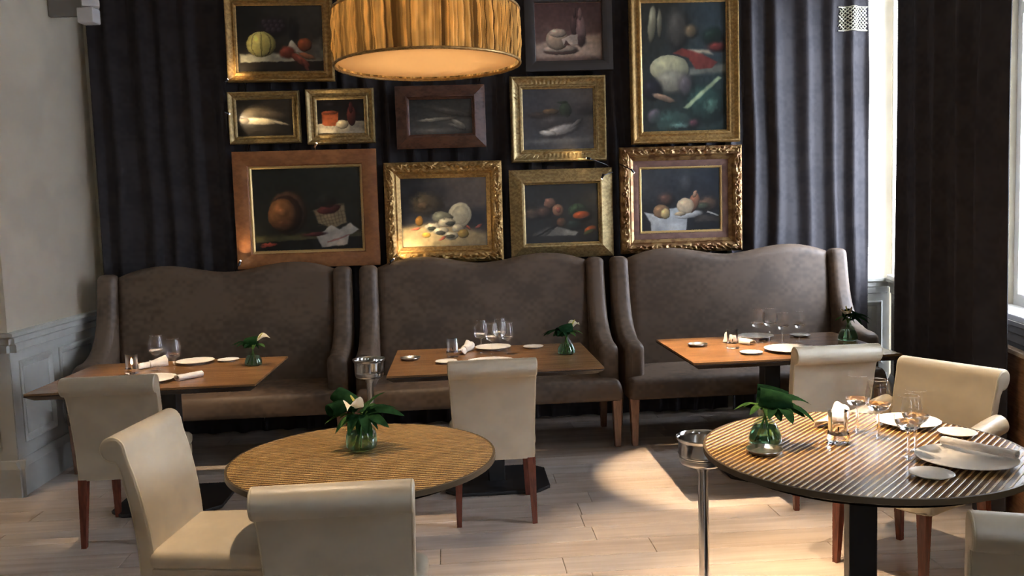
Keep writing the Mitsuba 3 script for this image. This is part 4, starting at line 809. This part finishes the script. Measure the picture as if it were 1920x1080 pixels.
def arrangement(kind, loc, az, label, flower=True, s=1.0):
    k = thing('flower_vase', label, 'vase', 'small vases of leaves and calla'); M = T().translate(list(loc)).rotate([0, 0, 1], az).scale(s)
    pr = VQ if kind == 'squat' else VP; H = pr[-1][1]
    q = spline(pr[2:], 26); outer = [pr[0], pr[1]] + q.tolist()
    part(k, 'vase', lathe(outer, 40), 'green_glass_sheet', 60, M=M)
    inn = [(0, 0.004), (0.038, 0.004)] + [(a - 0.003, b) for a, b in q.tolist() if 0.006 < b < 0.058]; inn.append((0, inn[-1][1]))
    part(k, 'water', lathe(inn, 36), 'green_glass', 60, M=M)
    def P(name, mesh, m, **kw): return part(k, name, mesh, m, 50, M=M, **kw)
    for i, (x, y) in enumerate(((0.03, 0.02), (-0.03, 0.01), (0.0, -0.03), (-0.012, 0.03))):
        P('stem', tube(spline([(x, y, 0.008), (x * 0.3, y * 0.3, H * 0.6), (-x * 0.25, -y * 0.25, H), (-x * 0.8, -y * 0.8, H + 0.03)], 12), 0.0028, 6), 'stem_green')
    if kind == 'squat':
        P('leaf', orient(palmate(7, 0.125, 0.35, 1), -15, 18, (0.012, -0.01, H + 0.012), 20), 'leaf_dark'); P('leaf', orient(palmate(7, 0.105, 0.5, 2), -105, 5, (0.0, -0.012, H + 0.016), 0), 'leaf_dark')
        P('leaf', orient(palmate(5, 0.10, 0.25, 3), 190, 6, (-0.012, -0.005, H + 0.010), 0), 'leaf_mid'); P('leaf', orient(palmate(5, 0.10, 0.0, 6), 20, 38, (0.01, 0.012, H + 0.02), -30), 'leaf_mid')
        P('rolled_leaf', orient(rolled_leaf(0.095, 0.032), 150, 25, (-0.040, 0.015, H + 0.062), 40), 'leaf_dark'); P('rolled_leaf', orient(rolled_leaf(0.07, 0.026), 210, -10, (-0.062, -0.005, H + 0.050), 0), 'leaf_dark')
    else:
        P('rolled_leaf', orient(rolled_leaf(0.085, 0.034) if flower else rolled_leaf(0.098, 0.041), 20 if flower else -25, -8 if flower else -14, (0.006, -0.006, H + 0.030) if flower else (0.016, -0.012, H + 0.034), 30), 'leaf_dark')
        if not flower: P('leaf', orient(palmate(5, 0.115, 0.35, 9, 1.35), -35, 0, (0.03, -0.02, H + 0.008), 0), 'leaf_dark')
        P('leaf', orient(palmate(7 if flower else 5, 0.125, 0.30, 4, 1.0 if flower else 1.3), 0, 12, (0.022, -0.008, H + 0.014), 10), 'leaf_dark'); P('leaf', orient(palmate(5, 0.085, 0.35, 5), 165, 14, (-0.015, -0.012, H + 0.01), 0), 'leaf_mid')
    if flower:
        fa, fp = (250, (-0.004, -0.028, H + 0.046)) if kind == 'squat' else (215, (-0.030, -0.020, H + 0.040))
        f = P('calla', orient(spathe(), fa, 8, fp, 12), 'petal')
        part(f, 'spadix', orient(tube([(0.004, 0, 0.012), (0.02, 0, 0.030), (0.034, 0, 0.044)], [0.0036, 0.0042, 0.0024], 8), fa, 8, fp, 12), 'spadix', 50, M=M)
    return k
ZT, ZR = 0.7425, 0.7532
WG, BP, LP, NP = 'wine glasses', 'small bread plates', 'large white plates', 'white linen napkins'
A1, A2, A3, A4 = 'the candle-lit table', 'the middle banquette table', 'the banquette table by the window', 'the laid round table'
# candle-lit table
c1 = vot.place('candle_holder', 'clear glass candle holder with a burning candle on the left banquette table', 'candle holder', (-1.868, 4.926, ZT))
fl_ = lathe([(0, 0.052), (0.004, 0.056), (0.0066, 0.063), (0.0056, 0.073), (0.0026, 0.083), (0, 0.090)], 14)
kk = part(c1, 'flame', fl_, 'white_paint', True, M=T().translate([-1.868, 4.926, ZT])); scene[kk]['emitter'] = {'type': 'area', 'radiance': {'type': 'rgb', 'value': [60 * LUM, 30 * LUM, 9 * LUM]}, 'sampling_weight': 0.1}
wine_T.place('wine_glass', 'left one of two clear wine glasses on the candle-lit table', 'wine glass', (-1.752, 5.00, ZT), 0, WG)
wine_T.place('wine_glass', 'right one of two clear wine glasses on the candle-lit table', 'wine glass', (-1.602, 4.83, ZT), 0, WG)
ntent.place('napkin', 'white napkin pinched in a ring behind the wine glasses of the candle-lit table', 'napkin', (-1.835, 5.115, ZT + 0.002), 35, NP)
plate_M.place('dinner_plate', 'white plate at the far side of the candle-lit table', 'plate', (-1.60, 5.205, ZT), 0, LP)
plate_B.place('bread_plate', 'small white plate beside the vase on the candle-lit table', 'plate', (-1.412, 5.235, ZT), 0, BP)
plate_L.place('dinner_plate', 'white plate near the chair at the candle-lit table', 'plate', (-1.69, 4.665, ZT), 0, LP)
nroll_s.place('rolled_napkin', 'rolled white napkin at the near edge of the candle-lit table', 'napkin', (-1.475, 4.68, ZT), 50, NP)
arrangement('cone', (-1.216, 5.04, ZT), 155, 'conical glass vase with dark leaves and a calla on the candle-lit table', s=0.95)
# middle table
dish.place('silver_dish', 'small silver dish at the left end of the middle banquette table', 'dish', (-0.297, 4.986, ZT), 0, 'small silver dishes')
vot.place('candle_holder', 'clear glass candle holder on the middle banquette table', 'candle holder', (-0.05, 5.03, ZT))
ntent.place('napkin', 'white napkin pinched in a ring beside the candle holder of the middle banquette table', 'napkin', (0.02, 5.17, ZT + 0.002), 70, NP)
plate_B.place('bread_plate', 'small white plate half hidden by the chair at the middle banquette table', 'plate', (-0.085, 4.83, ZT), 0, BP)
plate_M.place('dinner_plate', 'white plate behind the wine glasses on the middle banquette table', 'plate', (0.20, 5.25, ZT), 0, LP)
plate_L.place('dinner_plate', 'large white plate behind the chair back at the middle banquette table', 'plate', (0.165, 4.72, ZT), 0, LP)
plate_B.place('bread_plate', 'small white plate between the wine glasses and the vase on the middle banquette table', 'plate', (0.450, 5.235, ZT), 0, BP)
for x, y, p, w in ((0.122, 5.10, wine_T, 'leftmost'), (0.186, 5.04, wine_S, 'second from the left'), (0.240, 5.14, wine_T, 'tallest standing'), (0.280, 5.04, wine_S, 'rightmost')):
    p.place('wine_glass', f'clear wine glass, {w} of the four on the middle banquette table', 'wine glass', (x, y, ZT), 0, WG)
arrangement('cone', (0.622, 4.953, ZT), 180, 'conical glass vase with a calla at the right end of the middle banquette table')
# table by the window
dish.place('silver_dish', 'small silver dish at the left end of the banquette table by the window', 'dish', (1.43, 5.03, ZT), 0, 'small silver dishes')
vot.place('candle_holder', 'clear glass candle holder on the banquette table by the window', 'candle holder', (1.603, 4.90, ZT))
ntent.place('napkin', 'white napkin pinched in a ring on the banquette table by the window', 'napkin', (1.70, 5.06, ZT + 0.002), 125, NP)
plate_M.place('dinner_plate', 'white plate behind the candle holder on the banquette table by the window', 'plate', (1.862, 5.24, ZT), 0, LP)
plate_B.place('bread_plate', 'small white plate at the far side of the banquette table by the window', 'plate', (2.15, 5.24, ZT), 0, BP)
plate_B.place('bread_plate', 'small white plate at the near side of the banquette table by the window', 'plate', (1.642, 4.69, ZT), 0, BP)
plate_L.place('dinner_plate', 'large white plate half hidden by the chair at the banquette table by the window', 'plate', (1.885, 4.73, ZT), 0, LP)
for x, y, p, w in ((1.817, 5.07, wine_T, 'leftmost'), (1.905, 5.10, wine_T, 'second from the left'), (1.940, 4.985, wine_S, 'third from the left'), (2.058, 5.02, wine_S, 'rightmost')):
    p.place('wine_glass', f'clear wine glass, {w} of the four on the table by the window', 'wine glass', (x, y, ZT), 0, WG)
arrangement('cone', (2.350, 5.00, ZT), 30, 'conical glass vase with drooping leaves on the banquette table by the window', s=1.1)
# laid round table
dish.place('silver_dish', 'small silver dish at the edge of the laid round table', 'dish', (1.000, 2.735, ZR), 0, 'small silver dishes')
vot.place('candle_holder', 'clear glass candle holder on the laid round table', 'candle holder', (1.289, 2.815, ZR))
ntent.place('napkin', 'white napkin pinched in a ring behind the candle holder on the laid round table', 'napkin', (1.385, 3.075, ZR + 0.002), 48, NP)
plate_M.place('dinner_plate', 'white plate at the far side of the laid round table', 'plate', (1.640, 3.00, ZR), 0, LP)
plate_B.place('bread_plate', 'small white plate at the right edge of the laid round table', 'plate', (1.728, 2.835, ZR), 0, BP)
bigp = plate_L.place('dinner_plate', 'large white plate holding a rolled napkin on the laid round table', 'plate', (1.575, 2.535, ZR), 0, LP)
nroll_l.place('rolled_napkin', 'long rolled white napkin lying on the large plate of the laid round table', 'napkin', (1.640, 2.575, ZR + 0.018), -60, NP)
plate_B.place('bread_plate', 'small white plate at the near edge of the laid round table', 'plate', (1.392, 2.412, ZR), 0, BP)
for x, y, p, w in ((1.420, 2.945, wine_T, 'leftmost'), (1.452, 2.855, wine_T, 'second from the left'), (1.421, 2.598, wine_T, 'nearest'), (1.486, 2.672, wine_T, 'rearmost of the right pair')):
    p.place('wine_glass', f'clear wine glass, {w} of the four on the laid round table', 'wine glass', (x, y, ZR), 0, WG)
arrangement('cone', (1.043, 2.845, ZR), 5, 'conical green glass vase with a rolled dark leaf on the laid round table', flower=False, s=1.08)
arrangement('squat', (-0.368, 3.035, ZR), 0, 'squat green glass vase with a white calla on the otherwise empty round table', s=1.08)
